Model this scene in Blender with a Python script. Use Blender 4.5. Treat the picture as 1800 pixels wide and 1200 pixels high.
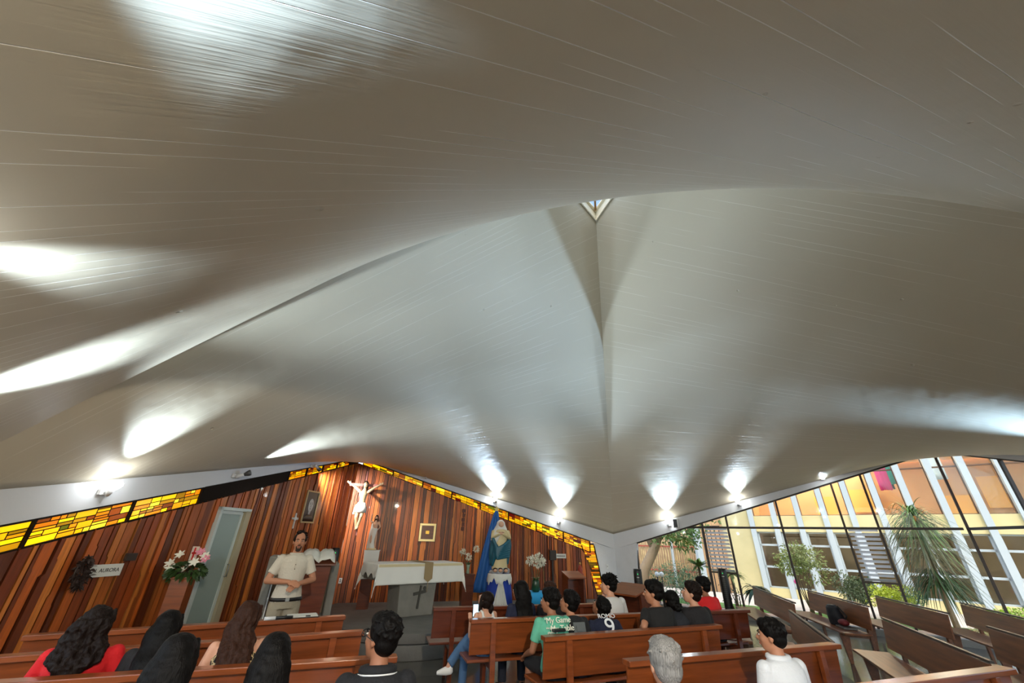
import bpy, bmesh, math, random
from mathutils import Vector, Matrix, Euler, noise
random.seed(7)
S = bpy.context.scene
COL = S.collection
for o in list(bpy.data.objects): bpy.data.objects.remove(o)
V = Vector
PI = math.pi
# ------------------------------------------------------------------ camera
F, TH, RO = 677.5, math.radians(26.916), math.radians(-1.477)
EYE = V((0, 0, 1.72))
_u = V((0, -math.sin(TH), math.cos(TH))); _f = V((0, math.cos(TH), math.sin(TH))); _r = V((1, 0, 0))
XI = _r * math.cos(RO) - _u * math.sin(RO); YI = _r * math.sin(RO) + _u * math.cos(RO)
cd = bpy.data.cameras.new('camera'); cam = bpy.data.objects.new('camera', cd); COL.objects.link(cam)
cd.sensor_width = 36; cd.lens = F / 1800 * 36; cd.clip_start = .05; cd.clip_end = 300
m = Matrix((XI, YI, -_f)).transposed().to_4x4(); m.translation = EYE; cam.matrix_world = m
S.camera = cam
# ------------------------------------------------------------------ light
S.view_settings.view_transform = 'Standard'; S.view_settings.look = 'None'
S.view_settings.gamma = 1; S.view_settings.use_curve_mapping = False
S.view_settings.exposure = 3.72
w = bpy.data.worlds.new('sky'); S.world = w; w.use_nodes = True
nt = w.node_tree; bg = nt.nodes['Background']
sk = nt.nodes.new('ShaderNodeTexSky'); sk.sky_type = 'NISHITA'; sk.sun_disc = False
sk.sun_elevation = math.radians(55); sk.sun_rotation = math.radians(200); sk.air_density = 1.0; sk.dust_density = 2.0
nt.links.new(sk.outputs[0], bg.inputs[0]); bg.inputs[1].default_value = .042
sd = bpy.data.lights.new('sun', 'SUN'); sun = bpy.data.objects.new('sun', sd); COL.objects.link(sun)
sd.energy = .06; sd.angle = .02; sd.color = (1, .9, .72)
sun.rotation_euler = (math.radians(42), 0, math.radians(-8)); sun['category'] = 'light'
LAMP_W = 50.0
# ------------------------------------------------------------------ pixel helpers
def ray(px, py):
    a = (px - 900) / F; b = (600 - py) / F
    return XI * a + YI * b + _f
def at(px, py, Y):
    r = ray(px, py); return EYE + r * (Y / r.y)
def atz(px, py, z):
    r = ray(px, py); return EYE + r * ((z - EYE.z) / r.z)
# ------------------------------------------------------------------ tagging
def tag(o, label=None, cat=None, group=None, kind=None):
    if label: o['label'] = label
    if cat: o['category'] = cat
    if group: o['group'] = group
    if kind: o['kind'] = kind
    return o
def empty(name, loc=(0, 0, 0), rz=0, label=None, cat=None, group=None):
    o = bpy.data.objects.new(name, None); COL.objects.link(o); o.location = loc; o.rotation_euler = (0, 0, rz)
    o.empty_display_size = .1
    return tag(o, label, cat, group)
def copy_tree(o, parent=None):
    c = o.copy(); COL.objects.link(c)
    if parent is not None: c.parent = parent
    for ch in list(o.children): copy_tree(ch, c)
    return c
# ------------------------------------------------------------------ materials
MATS = {}
def mat(name, col, rough=.6, metal=0, spec=.5, bump=0, bscale=20, bstretch=(1, 1, 1), var=0, vscale=5, emit=None, es=0, coat=0, trans=0):
    if name in MATS: return MATS[name]
    m = bpy.data.materials.new(name); m.use_nodes = True; n = m.node_tree.nodes; l = m.node_tree.links
    p = n['Principled BSDF']; p.inputs['Base Color'].default_value = (*col, 1); p.inputs['Roughness'].default_value = rough
    p.inputs['Metallic'].default_value = metal; p.inputs['Specular IOR Level'].default_value = spec
    p.inputs['Coat Weight'].default_value = coat; p.inputs['Coat Roughness'].default_value = .15
    p.inputs['Transmission Weight'].default_value = trans
    if emit: p.inputs['Emission Color'].default_value = (*emit, 1); p.inputs['Emission Strength'].default_value = es
    if bump or var:
        tc = n.new('ShaderNodeTexCoord'); mp = n.new('ShaderNodeMapping'); mp.inputs['Scale'].default_value = bstretch
        l.new(tc.outputs['Object'], mp.inputs[0])
        nz = n.new('ShaderNodeTexNoise'); nz.inputs['Scale'].default_value = bscale; nz.inputs['Detail'].default_value = 5
        l.new(mp.outputs[0], nz.inputs[0])
        if bump:
            b = n.new('ShaderNodeBump'); b.inputs['Strength'].default_value = bump; b.inputs['Distance'].default_value = .02
            l.new(nz.outputs[0], b.inputs['Height']); l.new(b.outputs[0], p.inputs['Normal'])
        if var:
            nz2 = n.new('ShaderNodeTexNoise'); nz2.inputs['Scale'].default_value = vscale; nz2.inputs['Detail'].default_value = 6
            l.new(mp.outputs[0], nz2.inputs[0])
            cr = n.new('ShaderNodeValToRGB'); cr.color_ramp.elements[0].position = .3; cr.color_ramp.elements[1].position = .7
            cr.color_ramp.elements[0].color = (*[max(0, c * (1 - var)) for c in col], 1)
            cr.color_ramp.elements[1].color = (*[min(1, c * (1 + var)) for c in col], 1)
            l.new(nz2.outputs[0], cr.inputs[0]); l.new(cr.outputs[0], p.inputs['Base Color'])
    MATS[name] = m; return m
def srgb(r, g, b):
    f = lambda c: (c / 255 / 12.92) if c <= 10 else ((c / 255 + .055) / 1.055) ** 2.4
    return (f(r), f(g), f(b))
def attr_mat(name, rough=.5, grain=(1, 1, .08), gs=30, amt=.35, bump=.15, coat=0, spec=.5, attr='Col'):
    """base colour from a per-face colour attribute (each plank / pane its own colour) times wood grain"""
    m = bpy.data.materials.new(name); m.use_nodes = True; n = m.node_tree.nodes; l = m.node_tree.links
    p = n['Principled BSDF']; p.inputs['Roughness'].default_value = rough; p.inputs['Coat Weight'].default_value = coat
    p.inputs['Specular IOR Level'].default_value = spec
    a = n.new('ShaderNodeAttribute'); a.attribute_name = attr
    tc = n.new('ShaderNodeTexCoord'); mp = n.new('ShaderNodeMapping'); mp.inputs['Scale'].default_value = grain
    nz = n.new('ShaderNodeTexNoise'); nz.inputs['Scale'].default_value = gs; nz.inputs['Detail'].default_value = 7
    l.new(tc.outputs['Object'], mp.inputs[0]); l.new(mp.outputs[0], nz.inputs[0])
    mr = n.new('ShaderNodeMapRange'); mr.inputs[1].default_value = .3; mr.inputs[2].default_value = .7
    mr.inputs[3].default_value = 1 - amt; mr.inputs[4].default_value = 1 + amt
    l.new(nz.outputs[0], mr.inputs[0])
    vm = n.new('ShaderNodeVectorMath'); vm.operation = 'SCALE'; l.new(a.outputs[0], vm.inputs[0]); l.new(mr.outputs[0], vm.inputs['Scale'])
    l.new(vm.outputs[0], p.inputs['Base Color'])
    b = n.new('ShaderNodeBump'); b.inputs['Strength'].default_value = bump; b.inputs['Distance'].default_value = .01
    l.new(nz.outputs[0], b.inputs['Height']); l.new(b.outputs[0], p.inputs['Normal'])
    MATS[name] = m; return m
def glass_mat(name, tint=(.95, .97, .96), gl=.07):
    m = bpy.data.materials.new(name); m.use_nodes = True; n = m.node_tree.nodes; l = m.node_tree.links
    n.remove(n['Principled BSDF']); out = n['Material Output']
    t = n.new('ShaderNodeBsdfTransparent'); t.inputs[0].default_value = (*tint, 1)
    g = n.new('ShaderNodeBsdfGlossy'); g.inputs['Roughness'].default_value = .02
    lw = n.new('ShaderNodeLayerWeight'); pw = n.new('ShaderNodeMath'); pw.operation = 'POWER'; pw.inputs[1].default_value = 5; l.new(lw.outputs['Facing'], pw.inputs[0])
    fr = n.new('ShaderNodeMath'); fr.operation = 'MULTIPLY_ADD'; fr.inputs[1].default_value = .35; fr.inputs[2].default_value = .02; l.new(pw.outputs[0], fr.inputs[0])
    mx = n.new('ShaderNodeMixShader'); l.new(fr.outputs[0], mx.inputs[0]); l.new(t.outputs[0], mx.inputs[1]); l.new(g.outputs[0], mx.inputs[2])
    l.new(mx.outputs[0], out.inputs[0]); MATS[name] = m; return m
# ------------------------------------------------------------------ mesh helpers
def obj(name, bm, mt=None, parent=None, smooth=False, loc=None):
    me = bpy.data.meshes.new(name)
    bmesh.ops.recalc_face_normals(bm, faces=bm.faces)
    bm.to_mesh(me); bm.free()
    for k in (mt if isinstance(mt, (list, tuple)) else [mt]):
        if k: me.materials.append(k)
    if smooth:
        for p in me.polygons: p.use_smooth = True
    o = bpy.data.objects.new(name, me); COL.objects.link(o)
    if loc is not None: o.location = loc
    if parent is not None: o.parent = parent
    return o
def B(): return bmesh.new()
def hexa(bm, p, mi=0):
    """p: 8 points, bottom 4 then top 4"""
    v = [bm.verts.new(q) for q in p]
    fs = []
    for f in ((3, 2, 1, 0), (4, 5, 6, 7), (0, 1, 5, 4), (1, 2, 6, 5), (2, 3, 7, 6), (3, 0, 4, 7)):
        g = bm.faces.new([v[i] for i in f]); g.material_index = mi; fs.append(g)
    return fs
def box(bm, c, s, mtx=None, mi=0):
    x, y, z = s[0] / 2, s[1] / 2, s[2] / 2
    P = [V((a, b, d)) for d in (-z, z) for a, b in ((-x, -y), (x, -y), (x, y), (-x, y))]
    P = [(mtx @ q if mtx else q) + V(c) for q in P]
    return hexa(bm, P, mi)
def bar(bm, a, b, wx, wz, up=V((0, 0, 1)), mi=0):
    """rectangular bar from a to b: wx across, wz along up"""
    a, b = V(a), V(b); d = (b - a).normalized(); s = d.cross(up)
    if s.length < 1e-4: s = d.cross(V((0, 1, 0)))
    s.normalize(); t = s.cross(d).normalized(); s *= wx / 2; t *= wz / 2
    return hexa(bm, [a - s - t, a + s - t, b + s - t, b - s - t, a - s + t, a + s + t, b + s + t, b - s + t], mi)
def loft(bm, secs, n=16, mi=0, cap=True):
    rings = []
    for c, ax, ay in secs:
        c, ax, ay = V(c), V(ax), V(ay)
        rings.append([bm.verts.new(c + ax * math.cos(2 * PI * k / n) + ay * math.sin(2 * PI * k / n)) for k in range(n)])
    for r0, r1 in zip(rings, rings[1:]):
        for k in range(n):
            f = bm.faces.new((r0[k], r0[(k + 1) % n], r1[(k + 1) % n], r1[k])); f.material_index = mi; f.smooth = True
    if cap:
        for r in (rings[0][::-1], rings[-1]):
            f = bm.faces.new(r); f.material_index = mi
def lathe(bm, prof, c=(0, 0, 0), n=24, mi=0):
    c = V(c); loft(bm, [(c + V((0, 0, z)), V((max(r, 1e-4), 0, 0)), V((0, max(r, 1e-4), 0))) for r, z in prof], n, mi)
def tube(bm, pts, r, n=8, mi=0):
    pts = [V(p) for p in pts]; rr = r if isinstance(r, (list, tuple)) else [r] * len(pts)
    secs = []; prev = None
    for i, p in enumerate(pts):
        d = (pts[min(i + 1, len(pts) - 1)] - pts[max(i - 1, 0)]).normalized()
        if prev is None: s = d.cross(V((0, 0, 1)));  s = s if s.length > 1e-3 else d.cross(V((0, 1, 0)))
        else: s = prev - d * prev.dot(d)
        s.normalize(); prev = s; t = d.cross(s).normalized(); secs.append((p, s * rr[i], t * rr[i]))
    loft(bm, secs, n, mi)
def ell(bm, c, r, rot=None, seg=16, mi=0):
    R = rot if rot else Matrix.Identity(3)
    if seg not in _SPH:
        nv = max(6, seg // 2 + 2); vs = [V((0, 0, 1))]
        for k in range(1, nv):
            t = PI * k / nv; vs += [V((math.sin(t) * math.cos(2 * PI * q / seg), math.sin(t) * math.sin(2 * PI * q / seg), math.cos(t))) for q in range(seg)]
        vs.append(V((0, 0, -1))); fs = []
        for q in range(seg):
            q2 = (q + 1) % seg; fs.append((0, 1 + q, 1 + q2)); L_ = 1 + (nv - 2) * seg; fs.append((L_ + q2, L_ + q, len(vs) - 1))
            for k in range(nv - 2): b0 = 1 + k * seg; fs.append((b0 + q, b0 + seg + q, b0 + seg + q2, b0 + q2))
        _SPH[seg] = (vs, fs)
    vs, fs = _SPH[seg]; c = V(c)
    nv_ = [bm.verts.new(c + R @ V((v.x * r[0], v.y * r[1], v.z * r[2]))) for v in vs]
    for f in fs: g = bm.faces.new([nv_[k] for k in f]); g.smooth = True; g.material_index = mi
_SPH = {}
def prism(bm, poly, z0, z1, mi=0):
    a = [bm.verts.new((x, y, z0)) for x, y in poly]; b = [bm.verts.new((x, y, z1)) for x, y in poly]
    n = len(poly)
    for f in (a[::-1], b, *[(a[i], a[(i + 1) % n], b[(i + 1) % n], b[i]) for i in range(n)]):
        g = bm.faces.new(f); g.material_index = mi
def bevel(o, wd=.008, seg=2):
    md = o.modifiers.new('bevel', 'BEVEL'); md.width = wd; md.segments = seg; md.limit_method = 'ANGLE'; return o
def remesh(o, vox=.008, sm=3):
    md = o.modifiers.new('remesh', 'REMESH'); md.mode = 'VOXEL'; md.voxel_size = vox; md.use_smooth_shade = True
    if sm: s = o.modifiers.new('smooth', 'SMOOTH'); s.iterations = sm; s.factor = .5
    return o
def text_mesh(name, body, size, mt, parent, mtx, extrude=.001):
    cu = bpy.data.curves.new('t', 'FONT'); cu.body = body; cu.size = size; cu.extrude = extrude; cu.align_x = 'CENTER'; cu.align_y = 'CENTER'
    t = bpy.data.objects.new('t', cu); COL.objects.link(t)
    me = bpy.data.meshes.new_from_object(t)
    bpy.data.objects.remove(t); bpy.data.curves.remove(cu)
    me.materials.clear(); me.materials.append(mt); me.transform(mtx)
    o = bpy.data.objects.new(name, me); COL.objects.link(o)
    if parent: o.parent = parent
    return o
# ------------------------------------------------------------------ the plan: hexagon, three low corners, three high ones
O_ = V((1.84, 6.27, 10.21)); C1 = V((3.445, 13.92, 1.89)); M1 = V((-4.40, 11.73, 3.70)); M2 = V((9.68, 8.93, 3.70))
CL = V((-5.55, 3.76, 1.89)); CR = V((7.70, 1.12, 1.89)); M3 = V((.21, -1.86, 3.70)); BND = .43
CEN = V((1.84, 6.27, 0))
class Wall:
    def __init__(s, a, b):      # a -> b ; s runs from a
        s.a = V((a.x, a.y, 0)); s.b = V((b.x, b.y, 0)); s.L = (s.b - s.a).length; s.d = (s.b - s.a) / s.L
        n = V((-s.d.y, s.d.x, 0)); s.n = n if n.dot(CEN - s.a) > 0 else -n     # inward
        s.ang = math.atan2(s.d.y, s.d.x)
    def p(s, t, z, off=0): return s.a + s.d * t + s.n * off + V((0, 0, z))
WL = Wall(M1, CL); WA = Wall(M1, C1); WW = Wall(C1, M2); WR = Wall(M2, CR); WB = Wall(CR, M3); WC = Wall(CL, M3)
def top_z(t): return 3.70 - t * (3.70 - 1.89 + BND) / 8.1         # underside of the fascia, t from the high corner
def glass_z(t): return 3.55 - .3015 * t
# materials
white = mat('white_plaster', srgb(205, 205, 208), .55, bump=.12, bscale=30, var=.03)
paint = mat('fascia_paint', srgb(208, 208, 210), .45, bump=.1, bscale=15)
pew_w = mat('pew_wood', srgb(136, 68, 30), .28, bump=.05, bscale=12, bstretch=(.6, 8, 8), var=.28, vscale=3, coat=.35)
pew_d = mat('pew_wood_dark', srgb(100, 44, 20), .3, bump=.05, bscale=12, bstretch=(.6, 8, 8), var=.28, vscale=3, coat=.35)
pew_b = mat('pew_wood_brown', srgb(118, 70, 40), .4, bump=.05, bscale=12, bstretch=(.6, 8, 8), var=.3, vscale=2.5, coat=.12, spec=.35)
dark = mat('dark_frame', srgb(52, 40, 34), .45)
alum = mat('aluminium', srgb(150, 152, 150), .35, metal=.8)
black = mat('black_plastic', srgb(16, 16, 17), .4)
conc = mat('concrete', srgb(132, 128, 120), .8, bump=.2, bscale=25, var=.12, vscale=4)
concd = mat('concrete_dark', srgb(104, 102, 98), .8, bump=.2, bscale=25, var=.12, vscale=4)
linen = mat('white_linen', srgb(226, 224, 218), .85, bump=.1, bscale=120)
gold = mat('gold', srgb(205, 165, 80), .3, metal=1)
clear = glass_mat('clear_glass')
# ---- floor
def floor_mat():
    m = bpy.data.materials.new('polished_floor'); m.use_nodes = True; n = m.node_tree.nodes; l = m.node_tree.links
    p = n['Principled BSDF']; p.inputs['Roughness'].default_value = .16; p.inputs['Coat Weight'].default_value = .3
    tc = n.new('ShaderNodeTexCoord')
    br = n.new('ShaderNodeTexBrick'); br.offset = 0; br.inputs['Scale'].default_value = 1; br.inputs['Brick Width'].default_value = .4
    br.inputs['Row Height'].default_value = .4; br.inputs['Mortar Size'].default_value = .004
    br.inputs[1].default_value = (*srgb(96, 94, 88), 1); br.inputs[2].default_value = (*srgb(84, 82, 77), 1); br.inputs[3].default_value = (*srgb(50, 48, 45), 1)
    nz = n.new('ShaderNodeTexNoise'); nz.inputs['Scale'].default_value = 60; nz.inputs['Detail'].default_value = 4
    mx = n.new('ShaderNodeMix'); mx.data_type = 'RGBA'; mx.blend_type = 'MULTIPLY'; mx.inputs[0].default_value = .5
    l.new(tc.outputs['Object'], br.inputs[0]); l.new(tc.outputs['Object'], nz.inputs[0])
    l.new(br.outputs[0], mx.inputs[6]); l.new(nz.outputs[1], mx.inputs[7]); l.new(mx.outputs[2], p.inputs['Base Color'])
    return m
bm = B(); prism(bm, [(p.x, p.y) for p in (M1, CL, M3, CR, M2, C1)], -.2, 0)
tag(obj('floor', bm, floor_mat()), 'polished grey tiled chapel floor', kind='structure')
# ---- ceiling: three hypars meeting at creases, triangular skylight opening
def ceil_mat():
    m = bpy.data.materials.new('painted_board_ceiling'); m.use_nodes = True; n = m.node_tree.nodes; l = m.node_tree.links
    p = n['Principled BSDF']; p.inputs['Base Color'].default_value = (*srgb(208, 197, 174), 1); p.inputs['Roughness'].default_value = .5
    p.inputs['Specular IOR Level'].default_value = .35
    tc = n.new('ShaderNodeTexCoord'); sp = n.new('ShaderNodeSeparateXYZ'); l.new(tc.outputs['UV'], sp.inputs[0])
    def M(op, a, b=None, c=None):
        q = n.new('ShaderNodeMath'); q.operation = op
        for i, x in enumerate((a, b, c)):
            if x is None: continue
            if isinstance(x, (int, float)): q.inputs[i].default_value = x
            else: l.new(x, q.inputs[i])
        return q.outputs[0]
    u, v = sp.outputs[0], sp.outputs[1]
    NB = 84
    # the board lines wander a little
    wn = n.new('ShaderNodeTexNoise'); wn.noise_dimensions = '2D'; wn.inputs['Scale'].default_value = 3
    cb0 = n.new('ShaderNodeCombineXYZ'); l.new(M('MULTIPLY', u, 1.6), cb0.inputs[0]); l.new(M('MULTIPLY', v, 9), cb0.inputs[1]); l.new(cb0.outputs[0], wn.inputs[0])
    vb = M('ADD', M('MULTIPLY', v, NB), M('MULTIPLY', wn.outputs[0], .35))
    fr = M('FRACT', vb); idx = M('FLOOR', vb)
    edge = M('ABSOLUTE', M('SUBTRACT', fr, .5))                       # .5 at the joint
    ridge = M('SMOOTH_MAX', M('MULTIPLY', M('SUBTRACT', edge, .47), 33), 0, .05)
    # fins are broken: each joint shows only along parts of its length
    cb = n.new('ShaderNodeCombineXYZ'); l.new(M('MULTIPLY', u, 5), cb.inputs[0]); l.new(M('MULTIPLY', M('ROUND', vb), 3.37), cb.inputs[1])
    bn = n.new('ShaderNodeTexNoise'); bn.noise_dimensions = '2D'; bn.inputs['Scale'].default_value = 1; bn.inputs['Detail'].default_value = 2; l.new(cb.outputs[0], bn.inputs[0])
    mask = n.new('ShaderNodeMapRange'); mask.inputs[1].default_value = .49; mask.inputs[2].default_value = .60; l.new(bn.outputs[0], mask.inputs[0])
    # step between neighbouring boards
    wh = n.new('ShaderNodeTexWhiteNoise'); wh.noise_dimensions = '1D'; l.new(idx, wh.inputs['W'])
    # wood grain
    cg = n.new('ShaderNodeCombineXYZ'); l.new(M('MULTIPLY', u, 14), cg.inputs[0]); l.new(M('MULTIPLY', v, 500), cg.inputs[1])
    gn = n.new('ShaderNodeTexNoise'); gn.noise_dimensions = '2D'; gn.inputs['Scale'].default_value = 1; gn.inputs['Detail'].default_value = 3; l.new(cg.outputs[0], gn.inputs[0])
    # drips and blisters
    vo = n.new('ShaderNodeTexVoronoi'); vo.inputs['Scale'].default_value = 3.2; l.new(tc.outputs['Object'], vo.inputs[0])
    sz = M('MULTIPLY', M('POWER', n_out(n, l, vo.outputs['Color'], 0), 6), .10)
    dot = M('MAXIMUM', M('SUBTRACT', sz, vo.outputs['Distance']), 0)
    big = n.new('ShaderNodeTexNoise'); big.inputs['Scale'].default_value = 1.1; big.inputs['Detail'].default_value = 3; l.new(tc.outputs['Object'], big.inputs[0])
    near = M('ADD', M('MULTIPLY', M('GREATER_THAN', v, 2.5), .7), .3)      # joint fins and their painted highlight stand stronger over the camera
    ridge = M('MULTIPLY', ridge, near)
    fin_glint = M('MINIMUM', M('MULTIPLY', M('MULTIPLY', ridge, mask.outputs[0]), 3.2), 1)
    cm = n.new('ShaderNodeMix'); cm.data_type = 'RGBA'; cm.inputs[6].default_value = (*srgb(208, 197, 174), 1); cm.inputs[7].default_value = (*srgb(250, 246, 236), 1)  # paler colour on the fins paints in their grazing-light highlight
    l.new(fin_glint, cm.inputs[0]); l.new(cm.outputs[2], p.inputs['Base Color'])
    h = M('ADD', M('MULTIPLY', M('MULTIPLY', ridge, mask.outputs[0]), .12), M('MULTIPLY', gn.outputs[0], .022))
    h = M('ADD', h, M('MULTIPLY', wh.outputs[0], .035)); h = M('ADD', h, M('MULTIPLY', dot, 12)); h = M('ADD', h, M('MULTIPLY', big.outputs[0], .8))
    b = n.new('ShaderNodeBump'); b.inputs['Strength'].default_value = 1.0; b.inputs['Distance'].default_value = .025
    b.invert = True
    l.new(h, b.inputs['Height']); l.new(b.outputs[0], p.inputs['Normal'])
    return m
def n_out(n, l, c, i):
    s = n.new('ShaderNodeSeparateXYZ'); l.new(c, s.inputs[0]); return s.outputs[i]
SK = .146
def quad_pt(O, A, M, Bq, u, v): return O * (1 - u) * (1 - v) + A * u * (1 - v) + M * u * v + Bq * v * (1 - u)
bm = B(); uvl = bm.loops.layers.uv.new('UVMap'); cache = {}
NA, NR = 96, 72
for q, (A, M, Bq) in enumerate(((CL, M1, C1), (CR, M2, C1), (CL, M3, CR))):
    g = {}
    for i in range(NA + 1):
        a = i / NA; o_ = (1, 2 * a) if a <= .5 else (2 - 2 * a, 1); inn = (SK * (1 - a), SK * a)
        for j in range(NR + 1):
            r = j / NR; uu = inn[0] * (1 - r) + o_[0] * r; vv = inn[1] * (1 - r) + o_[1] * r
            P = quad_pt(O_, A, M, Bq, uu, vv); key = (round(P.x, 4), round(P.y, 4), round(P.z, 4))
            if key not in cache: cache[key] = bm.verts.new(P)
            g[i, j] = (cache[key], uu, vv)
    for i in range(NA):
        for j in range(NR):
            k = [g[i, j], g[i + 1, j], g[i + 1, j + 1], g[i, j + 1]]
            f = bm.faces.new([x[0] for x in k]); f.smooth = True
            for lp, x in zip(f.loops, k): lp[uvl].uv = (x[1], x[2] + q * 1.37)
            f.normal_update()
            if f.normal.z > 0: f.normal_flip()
for e in bm.edges:      # keep the creases sharp
    if len(e.link_faces) == 2 and e.link_faces[0].normal.length == 0: pass
me = bpy.data.meshes.new('ceiling'); bm.normal_update()
for e in bm.edges:
    m_ = (e.verts[0].co + e.verts[1].co) / 2
    for Cc in (C1, CL, CR):
        d = Cc - O_; t = (m_ - O_).dot(d) / d.length_squared
        if (m_ - O_ - d * t).length < 1e-3: e.smooth = False
bm.to_mesh(me); bm.free()
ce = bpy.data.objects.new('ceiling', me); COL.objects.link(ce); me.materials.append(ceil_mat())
sm = ce.modifiers.new('shell', 'SOLIDIFY'); sm.thickness = .1; sm.offset = -1      # the faces look down, so the shell grows upward
tag(ce, 'white painted board-marked folded shell ceiling', kind='structure')
# ---- fascia bands and outer walls
def fascia(name, W, zh_at_a, lab):
    L = W.L; hz = 3.70; lz = 1.89
    za, zb = (hz, lz) if zh_at_a else (lz, hz); ba, bb = (hz, lz - BND) if zh_at_a else (lz - BND, hz)
    bm = B()
    hexa(bm, [W.p(0, ba, 0), W.p(L, bb, 0), W.p(L, bb, -.16), W.p(0, ba, -.16), W.p(0, za + .06, 0), W.p(L, zb + .06, 0), W.p(L, zb + .06, -.16), W.p(0, za + .06, -.16)])
    tag(obj(name, bm, paint), lab, kind='structure')
fascia('trim_1', WL, True, 'white fascia band over left wooden wall'); fascia('trim_2', WA, True, 'white fascia band over altar wall')
fascia('trim_3', WW, False, 'white fascia band over garden window'); fascia('trim_4', WR, True, 'white fascia band over right window')
fascia('trim_5', WB, False, 'white fascia band behind the camera, right'); fascia('trim_6', WC, False, 'white fascia band behind the camera, left')
# ---- wooden walls with jogging waney planks
wood_w = attr_mat('wall_planks', rough=.38, gs=40, amt=.2, bump=.25, coat=.15)
def wood_wall(name, W, s0, s1, ztop, zbase, lab, holes=()):
    bm = B(); cl = bm.loops.layers.color.new('Col')
    def quad(a, b, c, d, col):
        f = bm.faces.new([bm.verts.new(x) for x in (a, b, c, d)])
        for lp in f.loops: lp[cl] = (*col, 1)
    def inside(s):
        for h0, h1, hz in holes:
            if h0 < s < h1: return hz
        return None
    # backing
    bs = [s0] + sorted(x for h in holes for x in h[:2]) + [s1]
    for a, b in zip(bs, bs[1:]):
        hz = inside((a + b) / 2); z0 = hz if hz else zbase
        n = max(2, int((b - a) / .4))
        for i in range(n):
            x0, x1 = a + (b - a) * i / n, a + (b - a) * (i + 1) / n
            for off, sg in ((-.02, 1),):
                hexa(bm, [W.p(x0, z0, -.14), W.p(x1, z0, -.14), W.p(x1, z0, -.02), W.p(x0, z0, -.02), W.p(x0, ztop(x0), -.14), W.p(x1, ztop(x1), -.14), W.p(x1, ztop(x1), -.02), W.p(x0, ztop(x0), -.02)])
    for f in bm.faces:
        for lp in f.loops: lp[cl] = (*srgb(20, 8, 4), 1)
    # planks: edge k is a jogging polyline
    s = s0; edges = []
    while s < s1:
        w_ = random.choice((.045, .06, .075, .09, .11, .14)); zz = zbase; pl = []; x = s
        while zz < 4.2:
            pl.append((zz, x)); zz += random.uniform(.25, .9)
            pl.append((zz, x)); x = s + random.uniform(-.018, .018) if random.random() < .75 else x; zz += random.uniform(.015, .05)
        edges.append((s, pl)); s += w_
    def ex(pl, z):
        for (za, xa), (zb, xb) in zip(pl, pl[1:]):
            if za <= z <= zb: return xa + (xb - xa) * ((z - za) / (zb - za) if zb > za else 0)
        return pl[-1][1]
    tones = [srgb(214, 160, 102), srgb(204, 148, 92), srgb(188, 130, 80), srgb(210, 152, 92), srgb(226, 176, 116), srgb(172, 116, 70)]
    for (sa, pa), (sb, pb) in zip(edges, edges[1:]):
        mid = (sa + sb) / 2; hz = inside(mid)
        z0 = hz if hz else zbase; zt = ztop(mid)
        if zt - z0 < .02: continue
        col = random.choice(tones); k = random.uniform(.85, 1.15); col = [c * k for c in col]; dp = random.choice((.0, .008, .016, .024)); gap = random.choice((.004, .006, .008, .011))
        zs = sorted({z0, zt} | {z for z, _ in pa + pb if z0 < z < zt})
        for za, zb in zip(zs, zs[1:]):
            e = 1e-4; l0, l1 = ex(pa, za + e) + gap, ex(pa, zb - e) + gap; r0, r1 = ex(pb, za + e) - gap, ex(pb, zb - e) - gap
            zbl, zbr = (ztop(l1), ztop(r1)) if zb == zt else (zb, zb)
            quad(W.p(l0, za, dp), W.p(r0, za, dp), W.p(r1, zbr, dp), W.p(l1, zbl, dp), col)
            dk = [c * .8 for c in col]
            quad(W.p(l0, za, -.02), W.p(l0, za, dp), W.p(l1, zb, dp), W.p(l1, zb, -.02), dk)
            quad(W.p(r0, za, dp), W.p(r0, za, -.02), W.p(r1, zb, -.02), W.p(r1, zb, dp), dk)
    return tag(obj(name, bm, wood_w), lab, kind='structure')
def zt_left(s): return glass_z(s) + .006
wood_wall('wall_left', WL, 0, 8.1, zt_left, 0, 'left wall of dark vertical wooden planks', holes=((3.72, 4.44, 2.08),))
def sl_in(z): return 7.05 + (1.41 - z) * .327        # inner edge of the leaning glass strip
def sl_out(z): return 7.42 + (1.62 - z) * .193
def zt_alt(s): return min(glass_z(s) + .006, 1.41 - (s - 7.05) / .327 if s > 7.05 else 9)
wood_wall('wall_altar', WA, 0, 7.46, lambda s: max(zt_alt(s), .06), .0, 'altar wall of vertical wooden planks')
# white walls round the low corner
def wall_poly(name, W, pts, lab, mt=white, th=.14, kind='structure', off=0):
    bm = B(); a = [bm.verts.new(W.p(s, z, off)) for s, z in pts]; b = [bm.verts.new(W.p(s, z, off - th)) for s, z in pts]
    n = len(pts); bm.faces.new(a); bm.faces.new(b[::-1])
    for i in range(n): bm.faces.new((a[i], a[(i + 1) % n], b[(i + 1) % n], b[i]))
    o = obj(name, bm, mt); tag(o, lab, kind=kind); return o
LA = WA.L
wall_poly('wall_corner_left', WA, [(sl_out(0), 0), (LA, 0), (LA, 1.89 - BND), (7.5, 1.61), (7.42, 1.62)], 'white plaster pier left of the corner')
wall_poly('wall_corner_right', WW, [(0, 0), (.60, 0), (.74, 1.66), (0, 1.89 - BND)], 'white plaster pier right of the corner')
# corner behind camera walls (low walls)
for nm, W, hi_a in (('wall_back_left', WC, False), ('wall_back_right', WB, False)):
    wall_poly(nm, W, [(0, 0), (W.L, 0), (W.L, .6), (0, .6)], 'low white wall under the window behind the camera')
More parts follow.
